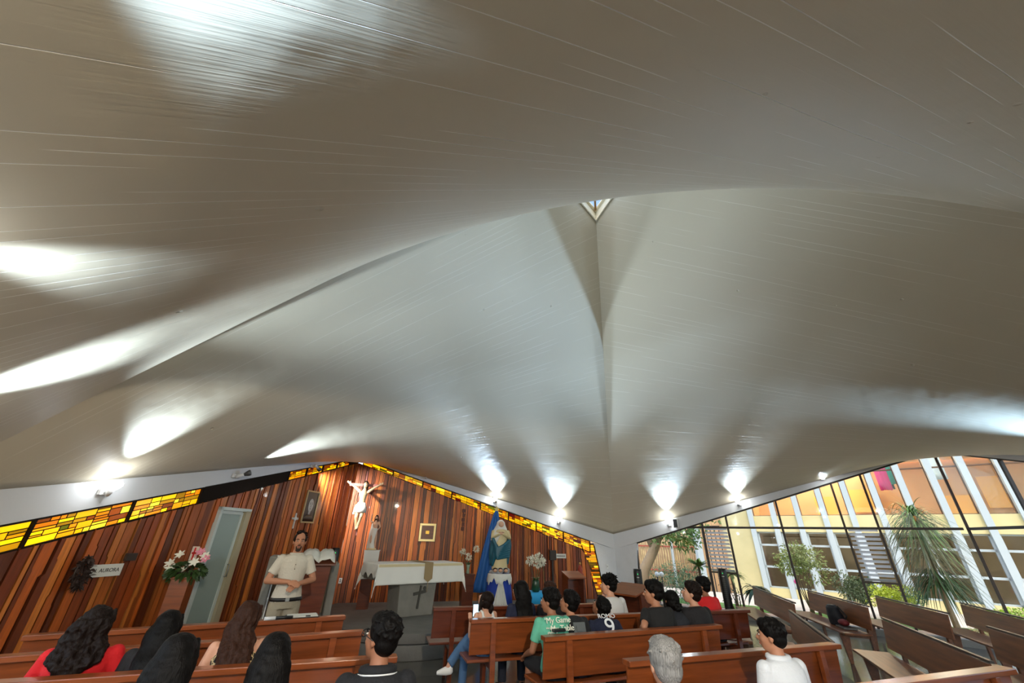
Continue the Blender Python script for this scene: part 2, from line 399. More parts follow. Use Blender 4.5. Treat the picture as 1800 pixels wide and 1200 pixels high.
# ---- stained glass
def stained(name, W, s0, s1, zlo, zhi, lab, nseg=1, parent=None, vertical=False):
    """panel of irregular yellow panes with dark cames; s0..s1 along the wall"""
    cols = [srgb(250, 222, 40), srgb(246, 205, 30), srgb(220, 172, 24), srgb(250, 232, 110), srgb(176, 120, 24), srgb(206, 176, 36), srgb(140, 40, 20), srgb(150, 150, 30), srgb(236, 180, 24)]
    wts = [6, 5, 4, 3, 3, 3, 1, 1, 2]
    root = empty(name, W.p((s0 + s1) / 2, zlo((s0 + s1) / 2)), 0); tag(root, lab, kind='structure')
    inv = root.location
    bm = B(); cl = bm.loops.layers.color.new('Col')
    def pane(a0, a1, t0, t1):
        g = .006
        col = random.choices(cols, wts)[0]; k = random.uniform(.8, 1.1)
        a0 += g; a1 -= g
        def z(s, t): return zlo(s) + (zhi(s) - zlo(s)) * t
        hh = zhi((a0 + a1) / 2) - zlo((a0 + a1) / 2); gt = g / hh
        f = bm.faces.new([bm.verts.new(W.p(s, z(s, t), -.03) - inv) for s, t in ((a0, t0 + gt), (a1, t0 + gt), (a1, t1 - gt), (a0, t1 - gt))])
        for lp in f.loops: lp[cl] = (*[c * k for c in col], 1)
    def split(a0, a1, t0, t1):
        w_ = a1 - a0; h_ = (t1 - t0) * (zhi(a0) - zlo(a0))
        if (w_ < .14 and h_ < .06) or (w_ < .34 and h_ < .10 and random.random() < .4) or h_ < .045 and w_ < .3: pane(a0, a1, t0, t1); return
        if w_ > h_ * 2.6 and w_ > .12:
            c = a0 + w_ * random.uniform(.35, .65); split(a0, c, t0, t1); split(c, a1, t0, t1)
        else:
            c = t0 + (t1 - t0) * random.uniform(.35, .65); split(a0, a1, t0, c); split(a0, a1, c, t1)
    n = nseg
    for i in range(n):
        a, b = s0 + (s1 - s0) * i / n + .014, s0 + (s1 - s0) * (i + 1) / n - .014
        split(a, b, .04, .96)
    obj('pane', bm, stain_m, root)
    bm = B()
    hexa(bm, [W.p(s, z, o) - inv for z_ in (0, 1) for s, o, z in ((s0, -.08, (zlo, zhi)[z_](s0)), (s1, -.08, (zlo, zhi)[z_](s1)), (s1, -.034, (zlo, zhi)[z_](s1)), (s0, -.034, (zlo, zhi)[z_](s0)))])
    obj('backing', bm, came_m, root)
    bm = B()
    for zf, dz in ((zlo, .008), (zhi, -.008)): bar(bm, W.p(s0, zf(s0) + dz, -.02) - inv, W.p(s1, zf(s1) + dz, -.02) - inv, .05, .022)
    for i in range(n + 1):
        s = s0 + (s1 - s0) * i / n; s = min(max(s, s0 + .012), s1 - .012); bar(bm, W.p(s, zlo(s), -.02) - inv, W.p(s, zhi(s), -.02) - inv, .05, .024, up=W.d)
    obj('frame', bm, came_m, root)
    return root
came_m = mat('lead_came', srgb(26, 18, 12), .7, spec=.15)
stain_m = bpy.data.materials.new('amber_glass'); stain_m.use_nodes = True
_n = stain_m.node_tree.nodes; _l = stain_m.node_tree.links; _p = _n['Principled BSDF']; _a = _n.new('ShaderNodeAttribute'); _a.attribute_name = 'Col'
_l.new(_a.outputs[0], _p.inputs['Base Color']); _l.new(_a.outputs[0], _p.inputs['Emission Color']); _p.inputs['Emission Strength'].default_value = .12; _p.inputs['Roughness'].default_value = .15  # emission stands in for daylight coming through the panes
stained('window_1', WA, .12, 7.3, glass_z, lambda s: top_z(s) - .01, 'long amber stained glass strip above the altar wall', 8)
stained('window_2', WL, .45, 2.85, glass_z, lambda s: top_z(s) - .01, 'amber stained glass strip left of the ridge', 4)
stained('window_3', WL, 4.85, 7.9, glass_z, lambda s: top_z(s) - .01, 'wide amber stained glass strip at far left', 3)
# leaning strip down the corner: laid out along its height
def lean_strip():
    W = WA; root = empty('window_4', W.p(7.4, .8)); tag(root, 'leaning amber stained glass strip at the corner', kind='structure'); inv = root.location
    bm = B(); cl = bm.loops.layers.color.new('Col'); cols = [srgb(250, 205, 30), srgb(230, 170, 20), srgb(200, 140, 20), srgb(150, 130, 30), srgb(250, 220, 90), srgb(120, 90, 20)]
    z = .02
    while z < 1.52:
        h = random.uniform(.035, .075); cuts = sorted([0, 1] + [random.random() for _ in range(random.choice((1, 2, 2)))])
        for c0, c1 in zip(cuts, cuts[1:]):
            if c1 - c0 < .06: continue
            P = []
            for zz, cc in ((z + .005, c0), (z + .005, c1), (z + h - .005, c1), (z + h - .005, c0)):
                a, b = sl_in(zz), sl_out(zz); P.append(bm.verts.new(W.p(a + (b - a) * (cc * .96 + .02) + (.005 if cc == c0 else -.005), zz, -.03) - inv))
            f = bm.faces.new(P); k = random.uniform(.7, 1.1); c = random.choice(cols)
            for lp in f.loops: lp[cl] = (*[x * k for x in c], 1)
        z += h
    obj('pane', bm, stain_m, root)
    bm = B(); 
    hexa(bm, [W.p(s, z, o) - inv for z, s_, _ in ((0, 0, 0), (1.6, 0, 0)) for s, o in ((sl_in(z), -.08), (sl_out(z), -.08), (sl_out(z), -.034), (sl_in(z), -.034))])
    obj('backing', bm, came_m, root)
    bm = B()
    for fn in (sl_in, sl_out): bar(bm, W.p(fn(0), 0, -.02) - inv, W.p(fn(1.55), 1.55, -.02) - inv, .05, .022, up=W.d)
    obj('frame', bm, came_m, root)
lean_strip()
# opaque dark boards in the strip
def strip_board(name, W, s0, s1, lab):
    bm = B(); P = [W.p(s, z, o) for zz in (0, 1) for s, o, z in ((s0, -.1, (glass_z, top_z)[zz](s0)), (s1, -.1, (glass_z, top_z)[zz](s1)), (s1, 0, (glass_z, top_z)[zz](s1)), (s0, 0, (glass_z, top_z)[zz](s0)))]
    hexa(bm, P); tag(obj(name, bm, came_m), lab, kind='structure')
strip_board('trim_7', WL, 2.86, 4.84, 'dark opaque board between the amber strips'); strip_board('trim_8', WL, 0, .44, 'dark board at the ridge')
# ---- door in left wall
def door():
    root = empty('door_1', WL.p(4.08, 0), WL.ang); tag(root, 'narrow aluminium framed door with frosted glass in the left wall', kind='structure')
    # local x along wall (M1->CL), local y: inward = ?
    sg = 1 if V((-math.sin(WL.ang), math.cos(WL.ang), 0)).dot(WL.n) > 0 else -1
    fr = mat('pale_frame', srgb(196, 204, 200), .4); tan = mat('tan_jamb', srgb(170, 158, 130), .6)
    bm = B(); box(bm, (.335, sg * -.0, 1.04), (.05, .16, 2.08)); box(bm, (-.0, 0, 2.055), (.72, .16, .05)); obj('frame', bm, fr, root)
    bm = B(); box(bm, (-.30, sg * .0, 1.03), (.12, .16, 2.02)); obj('jamb', bm, tan, root)
    bm = B()
    box(bm, (.285, 0, 1.02), (.045, .05, 1.98)); box(bm, (-.215, 0, 1.02), (.045, .05, 1.98)); box(bm, (.035, 0, 2.0), (.5, .05, .05)); box(bm, (.035, 0, .09), (.5, .05, .12))
    lf = obj('door_leaf', bm, fr, root)
    bm = B(); box(bm, (.035, 0, 1.05), (.46, .012, 1.86)); obj('glass_panel', bm, mat('frosted', srgb(150, 164, 158), .3), root)
    bm = B(); tube(bm, [(-.2, sg * .05, 1.0), (-.2, sg * .09, 1.0), (-.2, sg * .09, 1.18), (-.2, sg * .05, 1.18)], .01); obj('handle', bm, alum, root)
door()
# ---- garden window wall
def z_head(W, s, hi_a): return (3.70 - s * (3.70 - 1.46) / W.L) if hi_a else (1.46 + s * (3.70 - 1.46) / W.L)
def glazing(name, W, hi_a, cols, s_start, lab, tz=2.10, louv=(), s_end=None, sill=.12):
    root = empty(name, W.p(W.L / 2, 0)); tag(root, lab, kind='structure'); inv = root.location
    e = s_end or W.L - .03
    P = lambda s, z, o=-.08: W.p(s, z, o) - inv
    cols = sorted(cols)
    zh = lambda s: z_head(W, s, hi_a) + .01
    # vertical mullions, one mesh each
    for s in cols:
        if s == 0: continue
        bm = B(); bar(bm, P(s, sill), P(s, zh(s)), .055, .045, up=W.d); obj('mullion', bm, dark, root)
    bm = B(); bar(bm, P(cols[0], zh(cols[0]) - .02), P(e, zh(e) - .02), .07, .045); obj('head_rail', bm, dark, root)
    bm = B(); box_s = [s for s in cols if zh(s) > tz]
    lo, hi = (box_s[0], e) if not hi_a else (cols[0], box_s[-1])
    if not hi_a: lo = max(cols[0], (tz - 1.46) / (3.70 - 1.46) * W.L)
    bar(bm, P(lo, tz), P(hi, tz), .09, .05); obj('transom', bm, dark, root)
    bm = B(); bar(bm, P(cols[0], sill / 2, -.07), P(e, sill / 2, -.07), .16, sill); obj('sill', bm, conc, root)
    allc = cols + ([e] if e - cols[-1] > .1 else [])
    for a, b in zip(allc, allc[1:]):
        za, zb = zh(a), zh(b); isl = any(a - .05 < l_ < b for l_ in louv)
        segs = []
        if min(za, zb) > tz + .05: segs = [((a, sill), (b, sill), (b, tz), (a, tz)), ((a, tz), (b, tz), (b, zb), (a, za))]
        elif max(za, zb) > tz:
            segs = [((a, sill), (b, sill), (b, zb), (a, za))]
        else: segs = [((a, sill), (b, sill), (b, zb), (a, za))]
        for k, sg in enumerate(segs):
            if isl and k == 0:
                # jalousie: tilted glass slats down to the sash, glass below
                z0 = 1.0
                n = 12
                for i in range(n):
                    zz = z0 + (tz - z0) * (i + .5) / n
                    bm = B(); q = [P(a + .04, zz - .022, -.12), P(b - .04, zz - .022, -.12), P(b - .04, zz + .028, -.05), P(a + .04, zz + .028, -.05)]
                    q2 = [x + V((0, 0, .006)) for x in q]; hexa(bm, q + q2); obj('louvre_slat', bm, louvre_m, root)
                bm = B(); bar(bm, P(a, z0), P(b, z0), .06, .035); obj('sash_rail', bm, dark, root)
                sg = ((a, sill), (b, sill), (b, z0), (a, z0))
            bm = B(); f = [P(*x) for x in sg]; f2 = [P(*x, -.085) for x in sg]
            hexa(bm, f2 + f) if len(f) == 4 else None
            obj('pane', bm, clear, root)
    return root
louvre_m = mat('louvre_glass', srgb(235, 244, 250), .1, spec=1.0)
louvre_m.node_tree.nodes['Principled BSDF'].inputs['Alpha'].default_value = .8
glazing('window_5', WW, False, [.70, 2.74, 3.40, 4.69, 5.98, 6.60, 8.03], .7, 'dark framed garden window wall with two louvre bays', louv=(2.8, 6.1))
glazing('window_6', WR, True, [.0, 1.45, 2.1, 3.4, 4.7, 6.0, 7.4], .05, 'dark framed window wall at far right')
glazing('window_7', WB, False, [.6, 2.0, 3.3, 4.6, 5.9, 7.2], .6, 'window wall behind the camera, right', sill=.62)
glazing('window_8', WC, False, [.6, 2.0, 3.3, 4.6, 5.9, 7.2], .6, 'window wall behind the camera, left', sill=.62)
# ---- skylight
def skylight():
    S3 = [O_ * (1 - SK) + c * SK for c in (C1, CL, CR)]; ctr = (S3[0] + S3[1] + S3[2]) / 3
    root = empty('window_9', ctr); tag(root, 'triangular white skylight at the top of the ceiling', kind='structure')
    cream = mat('cream_curb', srgb(236, 226, 200), .6); q = [p - ctr for p in S3]
    up = V((0, 0, 1))
    bm = B()
    for i in range(3):
        a, b = q[i], q[(i + 1) % 3]; n_ = 8
        for k in range(n_):
            p0, p1 = a.lerp(b, k / n_), a.lerp(b, (k + 1) / n_)
            dz0 = (quad_dip(k / n_)); dz1 = quad_dip((k + 1) / n_)
            a0, a1 = p0 + up * (dz0 - .03), p1 + up * (dz1 - .03); i0, i1 = p0 * .95 + up * (dz0 - .03), p1 * .95 + up * (dz1 - .03)
            hexa(bm, [a0, a1, i1, i0, p0 + up * .22, p1 + up * .22, p1 * .95 + up * .22, p0 * .95 + up * .22])
    obj('curb', bm, cream, root)
    bm = B()
    for i in range(3):
        a, b = q[i] * .95 + up * .22, q[(i + 1) % 3] * .95 + up * .22; c, d = b * 1, a * 1
        ia, ib = q[i] * .84 + up * .22, q[(i + 1) % 3] * .84 + up * .22
        hexa(bm, [a, b, ib, ia, a + up * .04, b + up * .04, ib + up * .04, ia + up * .04])
    obj('inner_frame', bm, cream, root)
    ap = up * 1.1
    bm = B(); v = [bm.verts.new(p * .88 + up * .24) for p in q]; t = bm.verts.new(ap)
    for i in range(3): bm.faces.new((v[i], v[(i + 1) % 3], t))
    obj('pane', bm, clear, root)
    for i in range(3):
        bm = B(); bar(bm, q[i] * .86 + up * .2, ap, .05, .05); obj('glazing_bar', bm, mat('brown_bar', srgb(120, 84, 30), .5), root)
def quad_dip(t):   # hypar between two skylight corners sags below the straight chord
    u, v = SK * (1 - t), SK * t
    P = quad_pt(O_, C1, M2, CR, u, v); Q = (O_ * (1 - SK) + C1 * SK).lerp(O_ * (1 - SK) + CR * SK, t); return P.z - Q.z
skylight()
# ------------------------------------------------------------------ fascia spot lamps
lamp_white = mat('lamp_white', srgb(215, 215, 215), .4); bulb_on = mat('bulb_on', (1, 1, 1), .3, emit=(.9, .96, 1), es=5); bulb_off = mat('bulb_side', srgb(90, 90, 90), .3, metal=.5)
def lamp(W, s, z, label, aim, tint=(.66, .83, 1), power=1.0, lit=True, size=math.radians(62)):
    base = W.p(s, z, .01); root = empty('spot_lamp', base, 0, label, 'lamp', 'spot lamps along the fascia')
    tgt = (aim - base).normalized(); L = V((0, 0, 0))
    bm = B(); mt = Matrix.Rotation(W.ang, 3, 'Z'); box(bm, W.n * .025, (.11, .05, .07), mt); bevel(obj('bracket', bm, lamp_white, root), .008)
    k = W.n * .12
    bm = B(); tube(bm, [W.n * .04, k], .014); obj('arm', bm, lamp_white, root)
    bm = B(); e = k + tgt * .07; tube(bm, [k - tgt * .05, k, e], [.026, .03, .032], 12); obj('socket', bm, lamp_white, root, True)
    bm = B(); tube(bm, [e, e + tgt * .05, e + tgt * .085, e + tgt * .1], [.03, .046, .052, .05], 14); b = obj('bulb', bm, bulb_on if lit else bulb_off, root, True)
    ld = bpy.data.lights.new('spot', 'SPOT'); lo = bpy.data.objects.new('lamp_light', ld); COL.objects.link(lo); lo.parent = root
    ld.energy = LAMP_W * power; ld.spot_size = size; ld.spot_blend = 1; ld.color = tint; ld.shadow_soft_size = .04
    lo.location = e + tgt * .13; lo.rotation_euler = tgt.to_track_quat('-Z', 'Y').to_euler()
    return root
def aim_in(W, s, z, inn=2.0, up=1.6, along=0): return W.p(s + along, z + up, inn)
lamp(WL, 6.36, 2.12, 'lit spot lamp on the far left of the white fascia', V((-3.7, 4.7, 3.55)), power=1.2)
lamp(WL, 4.33, 2.60, 'side view spot lamp over the dark board, second from left', V((-3.6, 7.75, 3.25)), lit=False, power=1.2)
lamp(WL, 2.16, 3.12, 'spot lamp over the small amber strip beside the ridge', WL.p(.4, 2.4, .15), lit=False, power=1.0, tint=(1, .95, .88), size=math.radians(70))
lamp(WA, 1.96, 3.26, 'spot lamp just right of the ridge over the altar wall', V((-2.0, 9.5, 4.5)), lit=False, power=1.2)
lamp(WA, 4.15, 2.70, 'glowing spot lamp right above the blue draped statue', V((-.4, 9.0, 5.3)), power=2.4, tint=(.55, .75, 1))
lamp(WA, 6.24, 2.18, 'glowing spot lamp over the right end of the altar wall', V((1.8, 10.0, 5.2)), power=1.6, tint=(.55, .75, 1))
lamp(WW, 1.83, 2.16, 'glowing spot lamp beside the white wall speaker', V((3.8, 10.0, 5.0)), power=1.2, tint=(.55, .75, 1))
lamp(WW, 3.82, 2.68, 'glowing spot lamp over the first window bays', V((5.2, 9.2, 4.1)), power=.9)
lamp(WW, 5.85, 3.22, 'glowing spot lamp over the middle window bays', V((6.7, 8.3, 3.6)), power=1.1)
lamp(WR, 1.08, 3.50, 'glowing spot lamp right of the window ridge', V((7.6, 7.6, 3.75)), power=.7)
lamp(WC, 1.8, 2.10, 'spot lamp out of frame at the near left', V((-3.3, 3.4, 3.4)), power=1.3)
lamp(WC, 3.9, 2.58, 'spot lamp out of frame above the left', V((-2.4, 2.4, 3.2)), power=.24)
lamp(WC, 6.0, 3.0, 'spot lamp out of frame above the camera', V((-.85, 1.0, 3.40)), power=1.25, tint=(.5, .72, 1))
lamp(WR, 4.0, 2.55, 'added unseen spot lamp at the right brightening the ceiling centre', V((-.4, 8.2, 6.2)), power=2.6, tint=(.42, .66, 1), size=math.radians(66))  # assumed lamp, added to lift the middle of the ceiling
lamp(WB, 7.4, 3.3, 'added unseen fill lamp behind the camera aimed at the altar', V((-1.2, 9.5, 1.2)), power=1.2, tint=(1, .86, .64), size=math.radians(115))  # warm fill added to brighten the wooden walls and the people
r = empty('wall_speaker', WW.p(2.06, 2.2, .01), WW.ang, 'small white wall speaker beside a lamp on the fascia', 'speaker')
bm = B(); box(bm, (0, -.09, 0), (.13, .13, .24)); bevel(obj('cabinet', bm, lamp_white, r), .012)
bm = B(); box(bm, (0, -.158, 0), (.11, .008, .21)); obj('grille', bm, black, r)
bm = B(); box(bm, (0, -.02, .0), (.05, .04, .08)); obj('bracket', bm, black, r)
# ------------------------------------------------------------------ outside: ground, building across the garden, plants
bm = B(); prism(bm, [(-40, -30), (50, -30), (50, 50), (-40, 50)], -.45, -.2)
tag(obj('ground', bm, mat('garden_soil', srgb(120, 108, 84), .9, bump=.4, var=.2, vscale=1)), 'garden ground outside', kind='structure')
def slab(name, W, s0, s1, o0, o1, z0, z1, mt, lab):
    bm = B(); hexa(bm, [W.p(s, z, o) for z in (z0, z1) for s, o in ((s0, o0), (s1, o0), (s1, o1), (s0, o1))]); return tag(obj(name, bm, mt), lab, kind='structure')
slab('patio', WW, -4, 14, -2.2, -.2, -.2, -.06, mat('patio_tile', srgb(186, 158, 134), .6, var=.12, vscale=6), 'pale tiled walkway outside the window wall')
slab('lawn', WW, -6, 16, -3.4, -2.2, -.2, -.05, mat('lawn_green', srgb(92, 130, 50), .9, bump=.6, bscale=90, var=.3, vscale=20), 'strip of lawn beyond the walkway')
slab('walkway', WW, -8, 18, -7, -3.4, -.2, -.08, mat('path_pale', srgb(214, 200, 182), .7, var=.1), 'pale path below the building across the garden')
def facade():
    W = WW; FO = -7.0
    root = empty('building', W.p(8, -.2, FO), 0, 'two storey cream building with white pilasters across the garden', 'building'); inv = root.location
    P = lambda s, z, o=0: W.p(s, z, FO + o) - inv
    cream = mat('cream_wall', srgb(192, 178, 130), .8, var=.06, vscale=2, bump=.1); pil = mat('pilaster_white', srgb(176, 184, 184), .6)
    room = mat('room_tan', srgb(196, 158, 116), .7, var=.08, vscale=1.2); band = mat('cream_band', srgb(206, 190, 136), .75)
    def bx(bm, s0, s1, z0, z1, o0, o1): hexa(bm, [P(s, z, o) for z in (z0, z1) for s, o in ((s0, o0), (s1, o0), (s1, o1), (s0, o1))])
    S0, S1 = -3.2, 16.5; wl = 2.9
    bm = B(); bx(bm, 1.8, wl, -.2, 6.5, -.3, 0); obj('blank_wall', bm, cream, root)
    bm = B(); bx(bm, wl, S1, -.2, .22, -.3, 0); bx(bm, wl, S1, 2.16, 2.74, -.3, 0); bx(bm, wl, S1, 6.2, 6.8, -.3, 0); obj('wall_band', bm, band, root)
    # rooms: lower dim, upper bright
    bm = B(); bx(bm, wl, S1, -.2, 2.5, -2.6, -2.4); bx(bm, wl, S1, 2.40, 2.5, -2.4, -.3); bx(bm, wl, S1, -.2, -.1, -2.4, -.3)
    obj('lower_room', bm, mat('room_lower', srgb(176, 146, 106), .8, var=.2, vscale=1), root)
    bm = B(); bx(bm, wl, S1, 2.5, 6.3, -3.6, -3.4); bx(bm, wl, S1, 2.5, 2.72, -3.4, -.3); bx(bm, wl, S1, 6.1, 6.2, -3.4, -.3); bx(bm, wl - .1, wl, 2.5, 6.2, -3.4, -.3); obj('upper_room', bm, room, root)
    k = 0; s = 2.98
    xs = []
    while s < S1: xs.append(s); s += .83
    for s in xs:
        bm = B(); bx(bm, s - .09, s + .09, -.2, 6.5, -.28, .12); obj('pilaster', bm, pil, root)
    for i, (a, b) in enumerate(zip(xs, xs[1:])):
        a += .09; b -= .09
        for z0, z1, rails in ((.22, 2.16, (.93, 1.69)), (2.74, 6.2, (4.25,))):
            bm = B()
            fw = .05 if z0 < 1 else .025
            bx(bm, a, a + fw, z0, z1, -.2, -.1); bx(bm, b - fw, b, z0, z1, -.2, -.1); bx(bm, a, b, z0, z0 + fw, -.2, -.1); bx(bm, a, b, z1 - fw, z1, -.2, -.1)
            for zr in rails: bx(bm, a, b, zr - fw / 2 - .01, zr + fw / 2 + .01, -.2, -.1)
            wo = obj('window', bm, pil if z0 < 1 else mat('bronze_frame', srgb(96, 70, 50), .5), root)
            bm = B(); bx(bm, a, b, z0, z1, -.155, -.15); obj('pane', bm, clear, wo)
    # inside the upper room: yellow panels standing in for lit patches, then a ceiling board
    tone = mat('lit_patch', srgb(214, 164, 84), .6)
    for (s0, s1, z0, z1, o) in ((5.2, 5.9, 2.8, 3.6, -2.6), (6.4, 7.3, 3.0, 3.9, -3.2), (9.2, 9.9, 2.8, 3.5, -2.4), (10.4, 11.2, 3.1, 4.2, -3.2), (11.8, 12.6, 2.8, 3.7, -2.6)):
        bm = B(); bx(bm, s0, s1, z0, z1, o, o + .06); obj('lit_patch', bm, tone, root)
    bm = B(); bx(bm, 7.3, 14, 4.9, 5.0, -3.3, -1.2); obj('ceiling_board', bm, mat('cream_board', srgb(240, 222, 180), .7), root)
    for s_, z_ in ((5.0, 5.6), (7.5, 5.6), (10, 5.6), (12.5, 5.6)):
        ld = bpy.data.lights.new('room_light', 'POINT'); lo = bpy.data.objects.new('room_light', ld); COL.objects.link(lo); lo.parent = root
        ld.energy = 34; ld.color = (1, .86, .66); ld.shadow_soft_size = .25; lo.location = P(s_, z_, -1.6)
    return P
FP = facade()
# clothes, potted plants on the upper sill
def cloth_strip(loc, w_, h_, mt, lab, cat='towel', amp=.02):
    root_n = 10; bm = B(); pr = None
    for i in range(root_n + 1):
        x = (i / root_n - .5) * w_
        y = math.sin(i * 1.9) * amp
        c = [bm.verts.new(WW.d * x + WW.n * y + V((0, 0, -h_ * j / 5 + (random.uniform(-.02, .02) if j == 5 else 0)))) for j in range(6)]
        if pr:
            for j in range(5): bm.faces.new((pr[j], pr[j + 1], c[j + 1], c[j]))
        pr = c
    o = obj('hanging_' + cat, bm, mt, None, True, loc); md = o.modifiers.new('s', 'SOLIDIFY'); md.thickness = .012
    tag(o, lab, cat); return o
cloth_strip(WW.p(7.55, 4.9, -7.5), .35, 1.3, mat('magenta', srgb(225, 50, 130), .8), 'magenta pink cloth hanging behind the upper window')
cloth_strip(WW.p(7.9, 5.0, -7.55), .32, 1.2, mat('teal', srgb(30, 150, 130), .8), 'teal cloth hanging beside the pink one upstairs')
cloth_strip(WW.p(7.72, 4.95, -7.65), .16, 1.3, mat('navy', srgb(40, 50, 80), .8), 'narrow navy cloth hanging between pink and teal')
cloth_strip(WW.p(9.0, 4.9, -7.6), .55, 1.0, mat('paleblue', srgb(200, 215, 225), .8), 'pale blue and white cloth behind the upper window')
bm_leaf = None
def leaf_quad(bm, p, d, up, L, wd, bend=.3, mi=0, n=3):
    """a pointed leaf, folded along its rib"""
    d = d.normalized(); s = d.cross(up); s = s.normalized() if s.length > 1e-3 else V((1, 0, 0)); nn = s.cross(d)
    pr = None
    for i in range(n + 1):
        t = i / n; c = p + d * L * t - V((0, 0, 1)) * bend * L * t * t; hw = wd * math.sin(PI * (.12 + .88 * t)) * .5 if t < 1 else .0005
        a, b = bm.verts.new(c - s * hw), bm.verts.new(c + s * hw)
        if pr:
            f = bm.faces.new((pr[0], pr[1], b, a)); f.material_index = mi; f.smooth = True
        pr = (a, b)
def rdir(zb=0):
    while 1:
        v = V((random.uniform(-1, 1), random.uniform(-1, 1), random.uniform(-1, 1)))
        if .05 < v.length < 1: v.normalize(); v.z += zb; return v.normalized()
def leafm(name, c, rough=.5): return mat(name, srgb(*c), rough, var=.35, vscale=3)
def shrub(name, base, h, rx, mt, lab, cat='shrub', n=900, leaf=.05, wd=.025, stem=True, group=None, zc=.62, seed=1, rz=None):
    random.seed(seed); root = empty(name, base, 0, lab, cat, group)
    bm = B(); rz = rz or h * .42
    blobs = [(V((random.uniform(-.55, .55) * rx, random.uniform(-.55, .55) * rx, h * zc + random.uniform(-.4, .45) * rz)), random.uniform(.4, .62)) for _ in range(9)]
    for i in range(n):
        c, k = random.choice(blobs); d = rdir(); p = c + V((d.x * rx * k, d.y * rx * k, d.z * rz * k)) * random.uniform(.55, 1)
        leaf_quad(bm, p, (d + rdir() * .8).normalized(), rdir(), leaf * random.uniform(.7, 1.3), wd, .2)
    obj('foliage', bm, mt, root)
    if stem:
        bm = B()
        for c, k in blobs[:7]: 
            m_ = c * .5 + V((random.uniform(-.06, .06), random.uniform(-.06, .06), 0)); tube(bm, [V((random.uniform(-.05, .05), random.uniform(-.05, .05), -.05)), m_, c], [.018, .013, .006], 6)
        obj('stem', bm, mat('bark', srgb(110, 92, 72), .9, bump=.4), root)
    return root
gl_ = WW
def gp(px, py, Y, z=None): return at(px, py, Y)
def gnd(px, Y, z=-.08): p = at(px, 960, Y); return V((p.x, p.y, z))
g_olive = leafm('leaf_olive', (128, 140, 70)); g_dark = leafm('leaf_dark', (52, 76, 34)); g_yel = leafm('leaf_yellow', (196, 206, 60)); g_mid = leafm('leaf_mid', (84, 118, 48)); g_red = leafm('leaf_red', (120, 60, 50))
shrub('flowering_shrub', gnd(1395, 13.3), 1.9, .75, g_olive, 'tall olive green shrub with a pink bloom beyond the first wide bays', n=2600, leaf=.07, wd=.03, seed=3, zc=.7, rz=.6)
shrub('flowering_shrub', gnd(1470, 12.2), 1.2, .40, leafm('leaf_grey', (100, 112, 70)), 'lower grey green twiggy shrub right of the olive shrub', n=1500, leaf=.06, seed=4, rz=.5)
bm = B(); 
for k in range(6): a = k * PI / 3; ell(bm, (math.cos(a) * .03, 0, math.sin(a) * .03), (.028, .012, .028))
o = obj('pink_flower', bm, mat('pinkf', srgb(235, 70, 150), .6), None, True, at(1399, 1022, 12.7)); tag(o, 'small bright pink flower on the olive shrub', 'flower')
def fern_plant(name, base, h, n, L, wd, mt, lab, bend=.6, seed=1, cat='plant', trunk=0, up=.6):
    random.seed(seed); root = empty(name, base, 0, lab, cat); bm = B()
    for i in range(n):
        a = random.uniform(0, 2 * PI); d = V((math.cos(a), math.sin(a), random.uniform(.1, 1.6) * up)); leaf_quad(bm, V((0, 0, h)), d, V((0, 0, 1)), L * random.uniform(.7, 1.15), wd, bend * random.uniform(.6, 1.3), n=5)
    obj('fronds', bm, mt, root)
    if h > .1: bm = B(); tube(bm, [(0, 0, -.05), (.02, 0, h * .5), (0, 0, h)], [.05, .04, .035], 8); obj('trunk', bm, mat('bark', (0, 0, 0)), root)
    return root
fern_plant('broad_leaf_plant', gnd(1222, 13.2), 1.15, 46, .62, .08, g_mid, 'spiky green plant just left of the first louvre', seed=5, bend=.35)
fern_plant('broad_leaf_plant', gnd(1313, 12.2), .7, 40, .5, .12, g_dark, 'curly dark leaved plant right of the tower fan', seed=6, bend=.8)
fern_plant('broad_leaf_plant', gnd(1275, 13.4), .95, 60, .5, .07, g_olive, 'bushy leaved plant behind the first louvre', seed=8, bend=.5)
shrub('bare_shrub', gnd(1275, 12.6), .95, .4, g_dark, 'thin branching shrub low behind the tower fan', n=120, leaf=.05, seed=9)
shrub('yellow_shrub', gnd(1528, 12.5), 1.0, .55, g_yel, 'yellow green shrub left of the palm', n=2200, leaf=.05, wd=.035, seed=10, stem=False, zc=.55)
shrub('yellow_shrub', gnd(1575, 12.9), .85, .4, g_mid, 'green low shrub directly left of the palm trunk', n=900, leaf=.05, seed=12, stem=False)
shrub('yellow_shrub', gnd(1740, 10.6), .72, .62, leafm('leaf_lime', (150, 180, 40)), 'lime green low hedge plant right of the palm', n=2400, leaf=.05, wd=.035, seed=11, stem=False, zc=.5)
shrub('yellow_shrub', gnd(1830, 9.2), .75, .6, leafm('leaf_lime', (150, 180, 40)), 'lime green low hedge plant cut by the right frame edge', n=1800, leaf=.05, wd=.035, seed=14, stem=False, zc=.5)
shrub('dry_shrub', gnd(1672, 9.9), .5, .32, leafm('leaf_dry', (176, 158, 90)), 'dry yellow ornamental grass at the foot of the palm', n=1200, leaf=.09, wd=.012, seed=15, stem=False, zc=.4)
shrub('dark_shrub', gnd(1490, 13.4), 1.0, .35, g_dark, 'dark leafy plant against the building wall', n=700, leaf=.09, wd=.05, seed=16, stem=False)
shrub('garden_hedge', gnd(1180, 14.3), 1.5, .9, leafm('leaf_blue', (96, 128, 92)), 'grey green hedge behind the seated boys', n=2200, leaf=.06, seed=17, stem=False, zc=.45)
